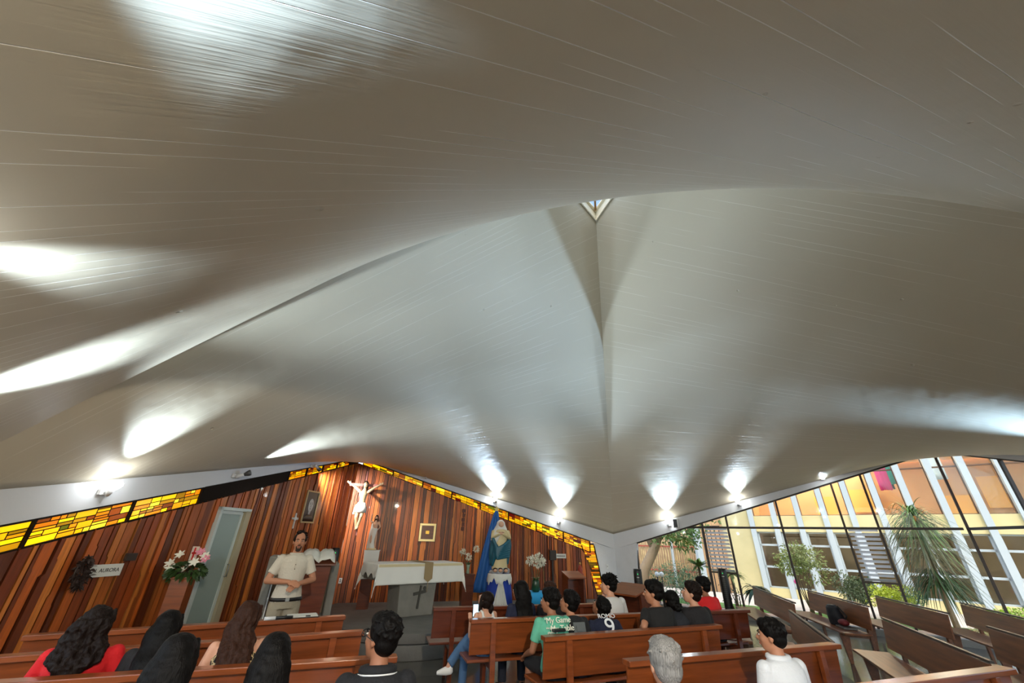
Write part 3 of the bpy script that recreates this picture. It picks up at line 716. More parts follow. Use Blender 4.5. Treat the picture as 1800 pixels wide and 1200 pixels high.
# the long leaved palm
def palm():
    random.seed(21); b = gnd(1625, 11.0); root = empty('palm_tree', b, 0, 'tall palm with long thin drooping leaves outside the window', 'palm tree')
    bm = B(); tube(bm, [(.0, 0, -.05), (-.02, 0, .7), (.02, 0, 1.5), (-.05, 0, 2.25)], [.07, .055, .05, .06], 10); obj('trunk', bm, mat('bark_pale', srgb(150, 132, 100), .9, bump=.5), root)
    for hc, n, L, mt, up in ((2.35, 260, 1.0, g_dark, 1.5), (1.85, 170, .85, leafm('palm_brown', (92, 92, 50)), .3), (1.25, 200, .95, g_dark, .2), (2.5, 170, .95, g_mid, 2.4)):
        bm = B()
        for i in range(n):
            a = random.uniform(0, 2 * PI); d = V((math.cos(a), math.sin(a), random.uniform(-.2, 1.0) * up)); p = V((random.uniform(-.04, .04), random.uniform(-.04, .04), hc + random.uniform(-.25, .2)))
            leaf_quad(bm, p, d, V((0, 0, 1)), L * random.uniform(.6, 1.15), .026, random.uniform(.5, 1.2), n=7)
        obj('fronds', bm, mt, root)
    bm = B(); ell(bm, (-.05, -.1, 2.45), (.07, .07, .09)); obj('fruit', bm, mat('orange_fruit', srgb(225, 150, 60), .4), root, True)
palm()
# tree trunk, fence, gate and lamps left of the first mullion
def tree():
    random.seed(31); b = gnd(1128, 15.2); root = empty('tree', b, 0, 'grey barked tree leaning beside the white corner pier', 'tree')
    q = [at(1128, 1050, 15.2), at(1133, 1000, 15.2), at(1150, 965, 15.2), at(1162, 930, 15.1), at(1175, 890, 15)]
    bm = B(); tube(bm, [V((0, 0, 0))] + [p - b for p in q], [.22, .2, .17, .15, .12, .09], 10)
    tube(bm, [q[2] - b, at(1130, 930, 15.4) - b, at(1118, 880, 15.6) - b], [.12, .09, .06], 8)
    obj('trunk', bm, mat('bark_tree', srgb(150, 128, 100), .9, bump=.7, bscale=10), root)
    bm = B()
    for c, r_, n in ((at(1200, 935, 14.2), .62, 900), (at(1160, 925, 15), .7, 700), (at(1120, 880, 15.5), 1.0, 900), (at(1220, 890, 14.5), .9, 700)):
        for i in range(n): d = rdir(); leaf_quad(bm, c - b + d * r_ * random.uniform(.4, 1), rdir(), rdir(), .11, .05)
    obj('foliage', bm, g_mid, root)
tree()
def cane_fence():
    W = WW; root = empty('cane_fence', W.p(0, -.1, -8.2), 0, 'golden cane fence standing behind the hedge', 'fence'); inv = root.location; random.seed(5)
    can = mat('cane', srgb(200, 174, 124), .6, var=.3, vscale=4)
    bm = B(); s = -5.5
    while s < .6:
        h = random.uniform(2.9, 3.2); a = W.p(s, -.1, -8.2) - inv; tube(bm, [a, a + V((random.uniform(-.02, .02), 0, h))], random.uniform(.02, .036), 6); s += random.uniform(.07, .13)
    obj('cane_panel', bm, can, root)
    for z in (.5, 1.5, 2.6): bm = B(); bar(bm, W.p(-5.5, z, -8.12) - inv, W.p(.6, z, -8.12) - inv, .05, .06); obj('rail', bm, mat('red_rail', srgb(150, 70, 50), .7), root)
    for s in (-4.5, -2.6, -.8): bm = B(); bar(bm, W.p(s, -.1, -8.05) - inv, W.p(s, 3.2, -8.05) - inv, .09, .09); obj('post', bm, mat('pilaster_white', (0, 0, 0)), root)
cane_fence()
slab('wall_garden', WW, -12, 4, -11.5, -11.2, -.2, 4.5, mat('garden_wall', srgb(170, 136, 104), .8, var=.15), 'terracotta garden wall behind the cane fence')
def gate():
    W = WW; root = empty('garden_gate', W.p(1.2, -.1, -6.9), 0, 'black barred gate on an orange wall beside a pale post', 'gate'); inv = root.location
    bm = B(); hexa(bm, [W.p(s, z, o) - inv for z in (-.1, 4.2) for s, o in ((.6, -7.5), (1.78, -7.5), (1.78, -7.35), (.6, -7.35))]); obj('wall_panel', bm, mat('orange_wall', srgb(204, 162, 116), .8), root)
    bm = B(); bar(bm, W.p(.72, -.1, -6.9) - inv, W.p(.72, 2.3, -6.9) - inv, .24, .24); obj('post', bm, mat('pilaster_white', (0, 0, 0)), root)
    for i in range(5):
        bm = B(); s = .98 + i * .17; bar(bm, W.p(s, -.1, -6.9) - inv, W.p(s, 2.35, -6.9) - inv, .03, .03); obj('bar', bm, dark, root)
    bm = B(); bar(bm, W.p(.9, 2.35, -6.9) - inv, W.p(1.72, 2.35, -6.9) - inv, .04, .04); obj('top_rail', bm, dark, root)
gate()
for px, py, lab in ((1155, 1009, 'white globe lamp left of its twin in the hedge'), (1163, 1009, 'white globe lamp right of its twin in the hedge')):
    b = at(px, py, 13.9); r = empty('globe_lamp', (b.x, b.y, -.1), 0, lab, 'garden lamp', 'globe lamps in the hedge')
    bm = B(); ell(bm, (0, 0, b.z + .1), (.07, .07, .07)); obj('globe', bm, mat('globe_white', (.9, .9, .88), .3), r, True)
    bm = B(); tube(bm, [(0, 0, 0), (0, 0, b.z + .04)], .015); obj('pole', bm, dark, r)
# ------------------------------------------------------------------ presbytery
bm = B(); prism(bm, [(-4.93, 8.1), (-3.9, 8.75), (-3.0, 9.25), (-1.9, 9.7), (-.3, 10.1), (1.6, 10.5), (2.9, 13.5), (2.6, 13.6), (-4.2, 11.65)], 0, .15)
tag(obj('floor_step', bm, concd), 'raised grey concrete sanctuary floor along the altar wall', kind='structure')
ALT = V((-1.75, 8.78, 0))
r = empty('stepped_plinth', ALT, 0, 'round two tier concrete base under the altar', 'plinth')
for z0, z1, rr in ((0, .195, 1.38), (.205, .336, 1.36)):
    bm = B(); lathe(bm, [(rr, z0), (rr, z1)], n=64); bevel(obj('tier', bm, concd, r), .01)
bm = B(); lathe(bm, [(1.34, .19), (1.34, .21)], n=64); obj('shadow_gap', bm, black, r)
AA = math.radians(38)
def altar():
    base = V((-1.88, 9.15, .336)); r = empty('altar', base, AA, 'grey stone altar table with carved cross on its pedestal', 'altar')
    bm = B(); v = [(-.27, -.30, 0), (.27, -.30, 0), (.27, .25, 0), (-.27, .25, 0)]
    hexa(bm, [V((-.36, -.26, 0)), V((.36, -.26, 0)), V((.36, .26, 0)), V((-.36, .26, 0)), V((-.40, -.28, .62)), V((.40, -.28, .62)), V((.40, .28, .62)), V((-.40, .28, .62))]); bevel(obj('pedestal', bm, conc, r), .012)
    bm = B(); box(bm, (0, 0, .74), (1.78, .72, .26)); bevel(obj('table_slab', bm, conc, r), .01)
    bm = B(); mk = mat('carving', srgb(74, 72, 66), .9)
    bar(bm, (.02, -.272, .12), (.05, -.283, .50), .05, .03, up=V((1, 0, 0))); bar(bm, (-.09, -.279, .36), (.17, -.279, .40), .03, .05); ell(bm, (.14, -.279, .45), (.035, .012, .035)); obj('carved_cross', bm, mk, r)
    # cloth
    t = empty('altar_cloth', base, AA, 'white linen cloth draped over the stone altar with pointed corners', 'tablecloth')
    bm = B(); L, D, top = .91, .375, .885; nx, ny = 40, 18
    def drop(x, y):
        return 0
    g = {}
    ext = .36
    for i in range(-14, nx + 15):
        for j in range(-14, ny + 15):
            x = -L + 2 * L * min(max(i, 0), nx) / nx; y = -D + 2 * D * min(max(j, 0), ny) / ny
            dx = (-i if i < 0 else max(0, i - nx)) / 14; dy = (-j if j < 0 else max(0, j - ny)) / 14
            sx = -1 if i < 0 else 1; sy = -1 if j < 0 else 1
            frontlen = .30 + (.04 if j < 0 else 0); sidelen = .20 + .04 * math.sin(j * .9)
            X, Y, Z = x, y, top
            wav = .010 * math.sin(i * .8) 
            if dx and dy:
                h = math.hypot(dx, dy); k = max(dx, dy)
                X += sx * (.015 + .07 * min(dx, dy)); Y += sy * (.015 + .07 * min(dx, dy)); Z -= frontlen * dy + sidelen * dx * .9 
            elif dx: X += sx * (.015 + .02 * dx); Y += .008 * math.sin(j * 1.1) * dx; Z -= sidelen * dx
            elif dy: Y += sy * (.015 + .012 * dy + wav * dy); Z -= frontlen * dy
            g[i, j] = bm.verts.new((X, Y, Z))
    for i in range(-14, nx + 14):
        for j in range(-14, ny + 14):
            if (i >= nx or i < 0) and (j >= ny or j < 0):
                ii = i - nx if i >= nx else -i - 1; jj = j - ny if j >= ny else -j - 1
            bm.faces.new((g[i, j], g[i + 1, j], g[i + 1, j + 1], g[i, j + 1]))
    for v_ in [v_ for v_ in bm.verts if not v_.link_faces]: bm.verts.remove(v_)
    c = obj('cloth', bm, linen, t, True); md = c.modifiers.new('s', 'SOLIDIFY'); md.thickness = .005
    bm = B(); box(bm, (0, -D - .022, top - .03), (2 * L, .006, .045)); obj('cream_trim', bm, mat('cream_lace', srgb(206, 190, 150), .8), t)
    bm = B(); x0 = .12
    hexa(bm, [V((x0 - .09, -D - .042, .62)), V((x0 + .09, -D - .042, .62)), V((x0 + .09, -D - .034, .62)), V((x0 - .09, -D - .034, .62)), V((x0 - .09, -D - .03, top + .012)), V((x0 + .09, -D - .03, top + .012)), V((x0 + .09, -D - .022, top + .012)), V((x0 - .09, -D - .022, top + .012))])
    a = [bm.verts.new(p) for p in ((x0 - .09, -D - .038, .62), (x0 + .09, -D - .038, .62), (x0, -D - .038, .56))]; bm.faces.new(a)
    box(bm, (x0, 0, top + .010), (.18, .76, .006)); tube(bm, [(x0, -D - .04, .56), (x0, -D - .04, .40)], .006)
    rn = obj('altar_runner', bm, mat('runner_tan', srgb(150, 128, 92), .8), None); rn.location = base; rn.rotation_euler = (0, 0, AA); tag(rn, 'tan runner with a tassel hanging over the front of the altar cloth', 'table runner')
altar()
# ------------------------------------------------------------------ presider chair
def chair():
    b = at(520, 1060, 7.5); b = V((b.x, b.y, .0)); 
    r = empty('presider_chair', (b.x, b.y, .0), math.radians(24), 'big presider chair with concrete side slab and tan back behind the standing man', 'chair')
    tanm = mat('tan_stone', srgb(126, 108, 88), .7, var=.08)
    bm = B(); hexa(bm, [V((-.55, -.1, 0)), V((-.43, -.1, 0)), V((-.43, .95, 0)), V((-.55, .95, 0)), V((-.55, .05, 1.35)), V((-.43, .05, 1.35)), V((-.43, .65, 1.35)), V((-.55, .65, 1.35))]); bevel(obj('side_slab', bm, conc, r), .02)
    bm = B(); hexa(bm, [V((.43, -.1, 0)), V((.55, -.1, 0)), V((.55, .95, 0)), V((.43, .95, 0)), V((.43, .05, 1.25)), V((.55, .05, 1.25)), V((.55, .65, 1.25)), V((.43, .65, 1.25))]); bevel(obj('side_slab', bm, conc, r), .02)
    bm = B(); box(bm, (0, .45, .70), (.86, .1, 1.34)); bevel(obj('backrest', bm, tanm, r), .02)
    bm = B(); box(bm, (0, .15, .25), (.86, .5, .5)); bevel(obj('seat', bm, conc, r), .02)
    bm = B(); bar(bm, (-.425, -.02, .1), (-.425, .10, 1.36), .03, .03); obj('lit_edge', bm, lamp_white, r)  # white bar paints in the light along the slab edge
chair()
# ------------------------------------------------------------------ pews
def pew_bm(L, fn):
    bm = B(); fn(bm, L / 2); return bm
def make_pew(a, b, label, group, face=1, wood=pew_w, zb=.85, ph=(.50, .80), side=1, cap=True):
    """a,b: ends of the top of the back on the floor plan; the seat lies on the side 'face' of a->b"""
    a, b = V((a[0], a[1], 0)), V((b[0], b[1], 0)); L = (b - a).length; mid = (a + b) / 2; ang = math.atan2(b.y - a.y, b.x - a.x) + (0 if face > 0 else PI)
    r = empty('pew', mid, ang, label, 'pew', group); h = L / 2
    if cap: bm = B(); box(bm, (0, .015, zb - .02), (L, .11, .04)); bevel(obj('top_rail', bm, wood, r), .006)
    else: bm = B(); box(bm, (0, .01, zb - .012), (L + .02, .035, .022)); bevel(obj('top_rail', bm, dark, r), .004)
    bm = B(); hexa(bm, [V((x, y, z)) for z, yy in ((ph[0], .045), (zb - .03, .01)) for x, y in ((-h + .01, yy), (h - .01, yy), (h - .01, yy + .022), (-h + .01, yy + .022))]); bevel(obj('back_panel', bm, wood, r), .003)
    for x in (-h + .28, h - .28) + ((0,) if L > 2.9 else ()):
        bm = B(); hexa(bm, [V((x + q * .03, y, z)) for z, y0, y1 in ((0, -.02, .02), (zb - .04, -.03, .012)) for q, y in ((-1, y0), (1, y0), (1, y1), (-1, y1))]); bevel(obj('post', bm, wood, r), .004)
        bm = B(); hexa(bm, [V((x + q * .022, y, z)) for z, y0, y1 in ((0, .36, .40), (.41, .30, .44)) for q, y in ((-1, y0), (1, y0), (1, y1), (-1, y1))]); bevel(obj('leg', bm, pew_d if wood is pew_w else wood, r), .004)
        bm = B(); bar(bm, (x, .0, .39), (x, .44, .40), .03, .07); obj('stretcher', bm, pew_d if wood is pew_w else wood, r)
    bm = B(); box(bm, (0, .27, .435), (L, .40, .03)); bevel(obj('seat', bm, wood, r), .008)
    return r
P_ = lambda *q: [(x, y) for x, y in q]
gL, gR, gB = 'wooden pews in the left block', 'wooden pews in the middle block', 'brown pews standing by the garden window'
make_pew((-4.25, 4.27), (-1.89, 5.57), 'front pew of the left block with papers on its top rail', gL)
make_pew((-4.1, 3.46), (-1.42, 4.81), 'second pew of the left block, in front of the woman in red', gL)
make_pew((-3.45, 3.0), (-.86, 3.93), 'third pew of the left block, woman in red and leopard print woman sit on it', gL)
make_pew((-2.6, 1.90), (-.1, 2.75), 'nearest pew of the left block, boy with glasses sits on it', gL)
make_pew((-.97, 6.3), (1.4, 7.03), 'front pew of the middle block before the altar', gR, wood=pew_d)
make_pew((-.40, 5.53), (2.05, 6.34), 'second pew of the middle block with the girl in jeans', gR)
make_pew((2.3, 6.42), (3.6, 6.85), 'short pew under the boy in the red shirt', gR, wood=pew_d)
make_pew((.39, 4.74), (2.57, 5.61), 'third pew of the middle block carrying the green shirt boy and the row of boys', gR)
make_pew((1.0, 3.96), (3.33, 4.77), 'fourth pew of the middle block, empty, in front of the grey haired man', gR)
make_pew((.55, 2.78), (4.22, 4.05), 'nearest pew of the middle block with its end at lower right', gR)
make_pew((.3, 2.08), (2.8, 2.9), 'pew under the grey haired man, nearest to the camera on the right', gR)
make_pew((5.67, 10.33), (4.92, 7.78), 'brown pew nearest the tower fan by the window', gB, wood=pew_b, cap=False, face=-1)
make_pew((6.6, 9.88), (6.01, 7.59), 'brown pew by the window holding a black bag', gB, wood=pew_b, cap=False, face=-1)
make_pew((7.44, 9.12), (6.78, 7.05), 'brown pew by the window in front of the palm', gB, wood=pew_b, cap=False, face=-1)
make_pew((8.35, 8.36), (7.50, 6.60), 'brown pew by the window cut by the right frame edge', gB, wood=pew_b, cap=False, face=-1)
make_pew((4.28, 6.93), (3.36, 4.85), 'brown pew seen from behind beside the end of the empty pew', gB, wood=pew_b, cap=False, face=-1)
make_pew((5.27, 6.47), (4.30, 4.25), 'brown pew seen from behind at lower right', gB, wood=pew_b, cap=False, face=-1)
make_pew((6.22, 6.0), (5.2, 3.8), 'brown pew seen from behind at the far lower right corner', gB, wood=pew_b, cap=False, face=-1)
# long low bench by the fan
a, b = V((4.35, 9.2, 0)), V((3.42, 6.95, 0)); r = empty('low_bench', (a + b) / 2, math.atan2((b - a).y, (b - a).x), 'backless light topped bench between the red shirt boy and the tower fan', 'bench')
bm = B(); box(bm, (0, 0, .44), ((b - a).length, .36, .04)); bevel(obj('seat', bm, pew_b, r), .01)
for x in (-.85, .85): bm = B(); hexa(bm, [V((x + q * .03, y, z)) for z, y_ in ((0, .10), (.42, .15)) for q, y in ((-1, -y_), (1, -y_), (1, y_), (-1, y_))]); obj('leg', bm, pew_b, r)
# angled kneeler by the corner
def lectern_small(loc, rz, lab, h=1.0, w_=.5, d=.5, m_=pew_w):
    r = empty('prayer_desk', loc, rz, lab, 'prayer desk')
    bm = B(); hexa(bm, [V((-w_ / 2, -d / 2, h - .12)), V((w_ / 2, -d / 2, h - .12)), V((w_ / 2, d / 2, h)), V((-w_ / 2, d / 2, h)), V((-w_ / 2, -d / 2, h - .09)), V((w_ / 2, -d / 2, h - .09)), V((w_ / 2, d / 2, h + .03)), V((-w_ / 2, d / 2, h + .03))]); bevel(obj('sloping_top', bm, m_, r), .005)
    for x in (-w_ / 2 + .03, w_ / 2 - .03): bm = B(); hexa(bm, [V((x - .02, -.1, 0)), V((x + .02, -.1, 0)), V((x + .02, .2, 0)), V((x - .02, .2, 0)), V((x - .02, -.14, h - .1)), V((x + .02, -.14, h - .1)), V((x + .02, .18, h - .02)), V((x - .02, .18, h - .02))]); obj('side_panel', bm, pew_d, r)
    bm = B(); box(bm, (0, .15, h * .5), (w_ - .06, .02, h * .8)); obj('front_panel', bm, pew_d, r)
    bm = B(); box(bm, (0, -.15, .14), (w_, .3, .06)); obj('kneeler_board', bm, m_, r)
p = at(1108, 1075, 8.2); lectern_small((p.x, p.y, 0), math.radians(-50), 'wooden prayer desk with sloping top by the white corner pier', h=.98, w_=.7, d=.6)
p = at(1010, 1050, 11.4); lectern_small((p.x, p.y, .0), math.radians(20), 'small wooden lectern table beside the low corner, behind the boys', h=.95, w_=.5, d=.4)
# ------------------------------------------------------------------ tower fans
def tower_fan(x, y, z, h, lab, first=[None]):
    if first[0] is None:
        r = empty('tower_fan', (0, 0, 0), 0, lab, 'tower fan', 'black tower fans'); first[0] = r
        bm = B(); lathe(bm, [(.16, 0), (.16, .015), (.05, .04), (.045, .06)], n=28); obj('base', bm, black, r, True)
        bm = B(); loft(bm, [((0, 0, .05), (.075, 0, 0), (0, .075, 0)), ((0, 0, .1), (.085, 0, 0), (0, .085, 0)), ((0, 0, 1.12), (.085, 0, 0), (0, .085, 0)), ((0, 0, 1.18), (.08, 0, 0), (0, .08, 0))], 24); obj('body', bm, black, r)
        bm = B()
        for i in range(22): box(bm, (0, -.084, .18 + i * .038), (.09, .008, .008))
        obj('grille', bm, mat('grille', srgb(40, 40, 42), .5), r)
        bm = B(); ell(bm, (0, -.085, 1.09), (.009, .006, .009)); obj('indicator_light', bm, mat('green_led', srgb(20, 220, 110), .3, emit=srgb(20, 220, 110), es=.12), r)
        bm = B(); box(bm, (0, -.086, 1.03), (.05, .004, .012)); obj('badge', bm, alum, r)
    else: r = copy_tree(first[0])
    r.location = (x, y, z); r.scale = (1, 1, h / 1.18); r.rotation_euler = (0, 0, math.atan2(x, -y) + PI); r['label'] = lab
p = at(1284, 1108, 10.27); tower_fan(4.90, 10.1, 0, 1.20, 'black tower fan between the window and the low bench')
p = at(1120, 1000, 9.5); tower_fan(p.x, p.y, 0, 1.18, 'black tower fan standing before the white corner pier')
p = at(580, 1020, 9.9); tower_fan(p.x, p.y, .15, 1.27, 'black tower fan between standing man and altar')
# ------------------------------------------------------------------ small wooden pedestals and flowers
def pedestal(loc, s, h, lab, m_=pew_d, taper=.8):
    r = empty('flower_stand', loc, WA.ang, lab, 'pedestal')
    bm = B(); k = s / 2; q = k * taper; hexa(bm, [V((-q, -q, 0)), V((q, -q, 0)), V((q, q, 0)), V((-q, q, 0)), V((-k * .9, -k * .9, h - .03)), V((k * .9, -k * .9, h - .03)), V((k * .9, k * .9, h - .03)), V((-k * .9, k * .9, h - .03))]); bevel(obj('column', bm, m_, r), .004)
    bm = B(); box(bm, (0, 0, h - .015), (s, s, .03)); bevel(obj('top', bm, m_, r), .004); return r
def agapanthus(loc, stems, lab, vase='glass', hs=.5, size=.08, seed=3):
    random.seed(seed); r = empty('flower_vase', loc, 0, lab, 'vase of flowers')
    bm = B(); hv = .2
    if vase == 'glass': lathe(bm, [(.04, 0), (.045, .02), (.035, .12), (.05, hv)], n=20); obj('vase', bm, mat('vase_glass', srgb(150, 170, 150), .1, spec=.8), r, True)
    else: lathe(bm, [(.07, 0), (.10, .05), (.085, .2), (.075, .24)], n=20); hv = .24; obj('vase', bm, mat('vase_green', srgb(30, 66, 40), .25), r, True)
    for dx, dz in stems:
        top = V((dx, random.uniform(-.05, .05), dz)); bm = B(); tube(bm, [(dx * .1, 0, .05), (dx * .4, 0, dz * .5), top], .005, 6); obj('stem', bm, mat('stem_green', srgb(70, 92, 50), .6), r)
        bm = B()
        for k in range(46):
            d = rdir(); c = top + d * size * .8; ell(bm, c, (.014, .014, .014), seg=6); leaf_quad(bm, top + d * size * .4, d, rdir(), size * .8, .02, 0)
        obj('bloom', bm, mat('bloom_white', srgb(226, 222, 206), .7), r)
    bm = B()
    for k in range(16): a = random.uniform(0, 6.28); leaf_quad(bm, V((0, 0, hv * .8)), V((math.cos(a), math.sin(a), 1.6)), V((0, 0, 1)), .26, .03, .5)
    obj('leaves', bm, mat('stem_green', (0, 0, 0)), r); return r
p = at(822, 1008, 11.6); pedestal((p.x, p.y, .15), .34, p.z - .15, 'brown wooden stand under the tall white flowers right of the altar')
agapanthus((p.x, p.y, p.z + .002), [(-.16, .48), (.0, .38), (.19, .56)], 'glass vase of three tall white globe flowers right of the altar', seed=4, size=.09)
p = at(943, 1040, 10.6); r = empty('side_table', (p.x, p.y, 0), WA.ang, 'small table under a bright blue cloth beside the draped statue', 'table')
zt = p.z
bm = B(); box(bm, (0, 0, zt - .012), (.5, .4, .024)); obj('tabletop', bm, pew_d, r)
for x in (-.2, .2):
    for y in (-.15, .15): bm = B(); bar(bm, (x, y, 0), (x, y, zt - .02), .04, .04); obj('leg', bm, pew_d, r)
bm = B(); loft(bm, [((0, 0, zt + .004), (.36, 0, 0), (0, .29, 0)), ((0, 0, zt - .01), (.372, 0, 0), (0, .30, 0)), ((0, 0, zt - .22), (.39, 0, 0), (0, .31, 0))], 32)
o = obj('blue_cloth', bm, mat('bright_blue', srgb(40, 160, 220), .7), None, True); o.location = (p.x, p.y, 0); o.rotation_euler = (0, 0, WA.ang + PI / 4 * 0); tag(o, 'bright blue cloth over the small table', 'tablecloth')
agapanthus((p.x - .02, p.y - .05, zt + .006), [(-.14, .62), (.05, .55), (.16, .60), (-.03, .66), (.1, .7)], 'dark green vase with a round cluster of white flowers', 'green', size=.10, seed=6)
# calla lily
q = at(955, 990, 10.5); r = empty('calla_lily', (q.x, q.y, zt + .006), 0, 'single white calla lily beside the green vase', 'flower')
bm = B(); tube(bm, [(.0, 0, 0), (.02, 0, .15), (0, 0, q.z - zt - .05)], .006, 6); obj('stem', bm, mat('stem_green', (0, 0, 0)), r)
bm = B(); loft(bm, [((0, 0, q.z - zt - .06), (.008, 0, 0), (0, .008, 0)), ((0, 0, q.z - zt + .02), (.03, 0, 0), (0, .03, 0)), ((.0, 0, q.z - zt + .07), (.055, 0, .02), (0, .045, 0))], 16, cap=False); b_ = obj('flower', bm, mat('bloom_white', (0, 0, 0)), r, True); b_.modifiers.new('s', 'SOLIDIFY').thickness = .004
# flower arrangement on the left with card
p = at(325, 1012, 6.7); pedestal((p.x, p.y, 0), .26, p.z, 'orange brown wooden stand under the flower arrangement by the door', pew_w, .9)
r = empty('flower_arrangement', (p.x, p.y, p.z + .002), 0, 'low arrangement of white and pink lilies with green leaves by the door', 'flowers'); random.seed(8)
bm = B(); lathe(bm, [(.10, 0), (.13, .05)], n=20); obj('bowl', bm, dark, r, True)
bm = B()
for k in range(260): d = rdir(.1); leaf_quad(bm, V((d.x * .2, d.y * .14, .07 + d.z * .07)), d, rdir(), .1, .05, .4)
obj('leaves', bm, g_dark, r)
def lily(c, mt, k=.07):
    bm = B(); c = V(c); d0 = V((random.uniform(-.4, .4), -.8, .6)).normalized()
    for i in range(6):
        a = i * PI / 3; s = d0.cross(V((0, 0, 1))).normalized(); t = s.cross(d0); leaf_quad(bm, c, d0 * .5 + s * math.cos(a) + t * math.sin(a), d0, k, k * .45, .15)
    obj('lily', bm, mt, r)
wl_ = mat('bloom_white', (0, 0, 0)); pk = mat('lily_pink', srgb(214, 130, 150), .6)
for c, m_ in (((-.22, -.08, .16), wl_), ((-.14, -.05, .27), wl_), ((.14, -.1, .18), wl_), ((.2, 0, .26), wl_), ((.25, -.03, .22), pk), ((-.18, -.1, .1), wl_), ((.05, -.1, .1), wl_), ((.12, .0, .31), pk)): lily(c, m_, .085)
q = at(337, 985, 6.75); r2 = empty('prayer_card', (q.x, q.y, q.z - .02), math.radians(-12), 'pale card with a red figure standing in the flowers', 'card')
bm = B(); box(bm, (0, 0, .10), (.12, .008, .22)); obj('card', bm, mat('card_paper', srgb(222, 205, 190), .7), r2)
bm = B(); box(bm, (0, -.006, .10), (.03, .004, .14)); box(bm, (0, -.006, .12), (.08, .004, .025)); ell(bm, (0, -.006, .18), (.016, .004, .018)); obj('red_figure', bm, mat('red_print', srgb(200, 40, 40), .6), r2)
# ------------------------------------------------------------------ things on the walls
def on_wall(name, W, s, z, lab, cat, off=.028): return empty(name, W.p(s, z, off), W.ang + (0 if W.n.dot(V((math.sin(W.ang), -math.cos(W.ang), 0))) > 0 else PI), lab, cat)
# portrait
r = on_wall('framed_portrait', WL, 1.87, 2.25, 'black and white portrait in a gold frame on the left wall', 'picture')
bm = B(); fw, fh = .46, .66
for x, z, w_, h_ in ((-fw / 2, 0, .035, fh), (fw / 2, 0, .035, fh), (0, fh / 2, fw + .035, .035), (0, -fh / 2, fw + .035, .035)): box(bm, (x, -.015, z), (w_, .03, h_))
bevel(obj('frame', bm, mat('frame_gold', srgb(176, 156, 116), .4, metal=.4), r), .004)
bm = B(); box(bm, (0, -.008, 0), (fw, .01, fh)); obj('picture_ground', bm, mat('photo_dark', srgb(34, 34, 34), .35), r)
bm = B(); ell(bm, (.0, -.016, .03), (.095, .004, .145)); box(bm, (0, -.0155, -.12), (.08, .004, .12)); obj('face', bm, mat('photo_face', srgb(178, 176, 170), .4), r, True)
bm = B()
for x in (-.038, .038): ell(bm, (x, -.021, .06), (.018, .002, .010)); box(bm, (x, -.0205, .085), (.045, .002, .008))
ell(bm, (0, -.021, -.045), (.028, .002, .008)); ell(bm, (0, -.021, .01), (.008, .002, .03)); obj('features', bm, mat('photo_grey', srgb(70, 68, 66), .4), r)
bm = B(); loft(bm, [((0, -.018, -.33), (.21, 0, 0), (0, .002, 0)), ((0, -.018, -.24), (.19, 0, 0), (0, .002, 0)), ((0, -.018, -.17), (.08, 0, 0), (0, .002, 0))], 16); obj('shoulders', bm, mat('photo_black', srgb(14, 14, 14), .4), r)
# small silver cross plaque
r = on_wall('wall_cross', WL, 2.32, 1.93, 'small white metal cross on the left wall beside the portrait', 'cross')
bm = B(); box(bm, (0, -.01, 0), (.035, .02, .28)); box(bm, (0, -.01, .05), (.18, .02, .035))
for x, z in ((-.09, .05), (.09, .05), (0, .14), (0, -.13)): ell(bm, (x, -.012, z), (.025, .012, .025))
obj('cross', bm, mat('silver', srgb(205, 205, 200), .3, metal=.4), r); bm = B(); ell(bm, (0, -.02, .05), (.045, .012, .045)); obj('medallion', bm, lamp_white, r)
# paper name sign
ink = mat('ink', srgb(40, 34, 30), .7); paper = mat('paper', srgb(214, 212, 204), .8)
r = on_wall('paper_sign', WL, 5.90, 1.215, 'white paper sign with a handwritten name on the left wall', 'sign', .03)
bm = B(); box(bm, (0, -.004, 0), (.40, .006, .14)); obj('sheet', bm, paper, r)
text_mesh('lettering', 'H. AURORA', .062, ink, r, Matrix.Translation((0, -.0085, 0)) @ Matrix.Rotation(PI / 2, 4, 'X'))
r = on_wall('station_plaque', WL, 5.66, 1.36, 'small dark wooden plaque above the paper sign', 'plaque'); bm = B(); box(bm, (0, -.02, 0), (.14, .04, .09)); obj('block', bm, dark, r); 
r = on_wall('dark_wreath', WL, 6.24, 1.22, 'dark dried wreath hanging left of the paper sign', 'wreath', .07); random.seed(2)
bm = B()
for k in range(240): a = random.uniform(0, 6.28); c = V((math.cos(a) * .07 * random.random() * 1.3, -.05 + random.uniform(-.02, .02), math.sin(a) * .15)); leaf_quad(bm, c, rdir(), rdir(), .07, .03)
obj('leaves', bm, mat('dry_dark', srgb(44, 26, 18), .8), r); bm = B(); g_ = [(math.cos(a * PI / 10) * .07, -.03, math.sin(a * PI / 10) * .14) for a in range(21)]; tube(bm, g_, .012, 6); obj('ring', bm, dark, r)
# gold square icon
r = on_wall('gold_icon', WA, 2.20, 1.79, 'square icon with a pale gold border on the altar wall', 'icon', .03)
bm = B(); fs = .40
for x, z, w_, h_ in ((-fs / 2, 0, .06, fs), (fs / 2, 0, .06, fs), (0, fs / 2, fs + .06, .06), (0, -fs / 2, fs + .06, .06)): box(bm, (x, -.02, z), (w_, .03, h_))
bevel(obj('frame', bm, mat('pale_gold', srgb(226, 206, 150), .3, metal=.6), r), .006); bm = B(); box(bm, (0, -.01, 0), (fs, .02, fs)); obj('panel', bm, pew_d, r); bm = B(); box(bm, (0, -.024, 0), (.1, .012, .08)); obj('emblem', bm, gold, r)
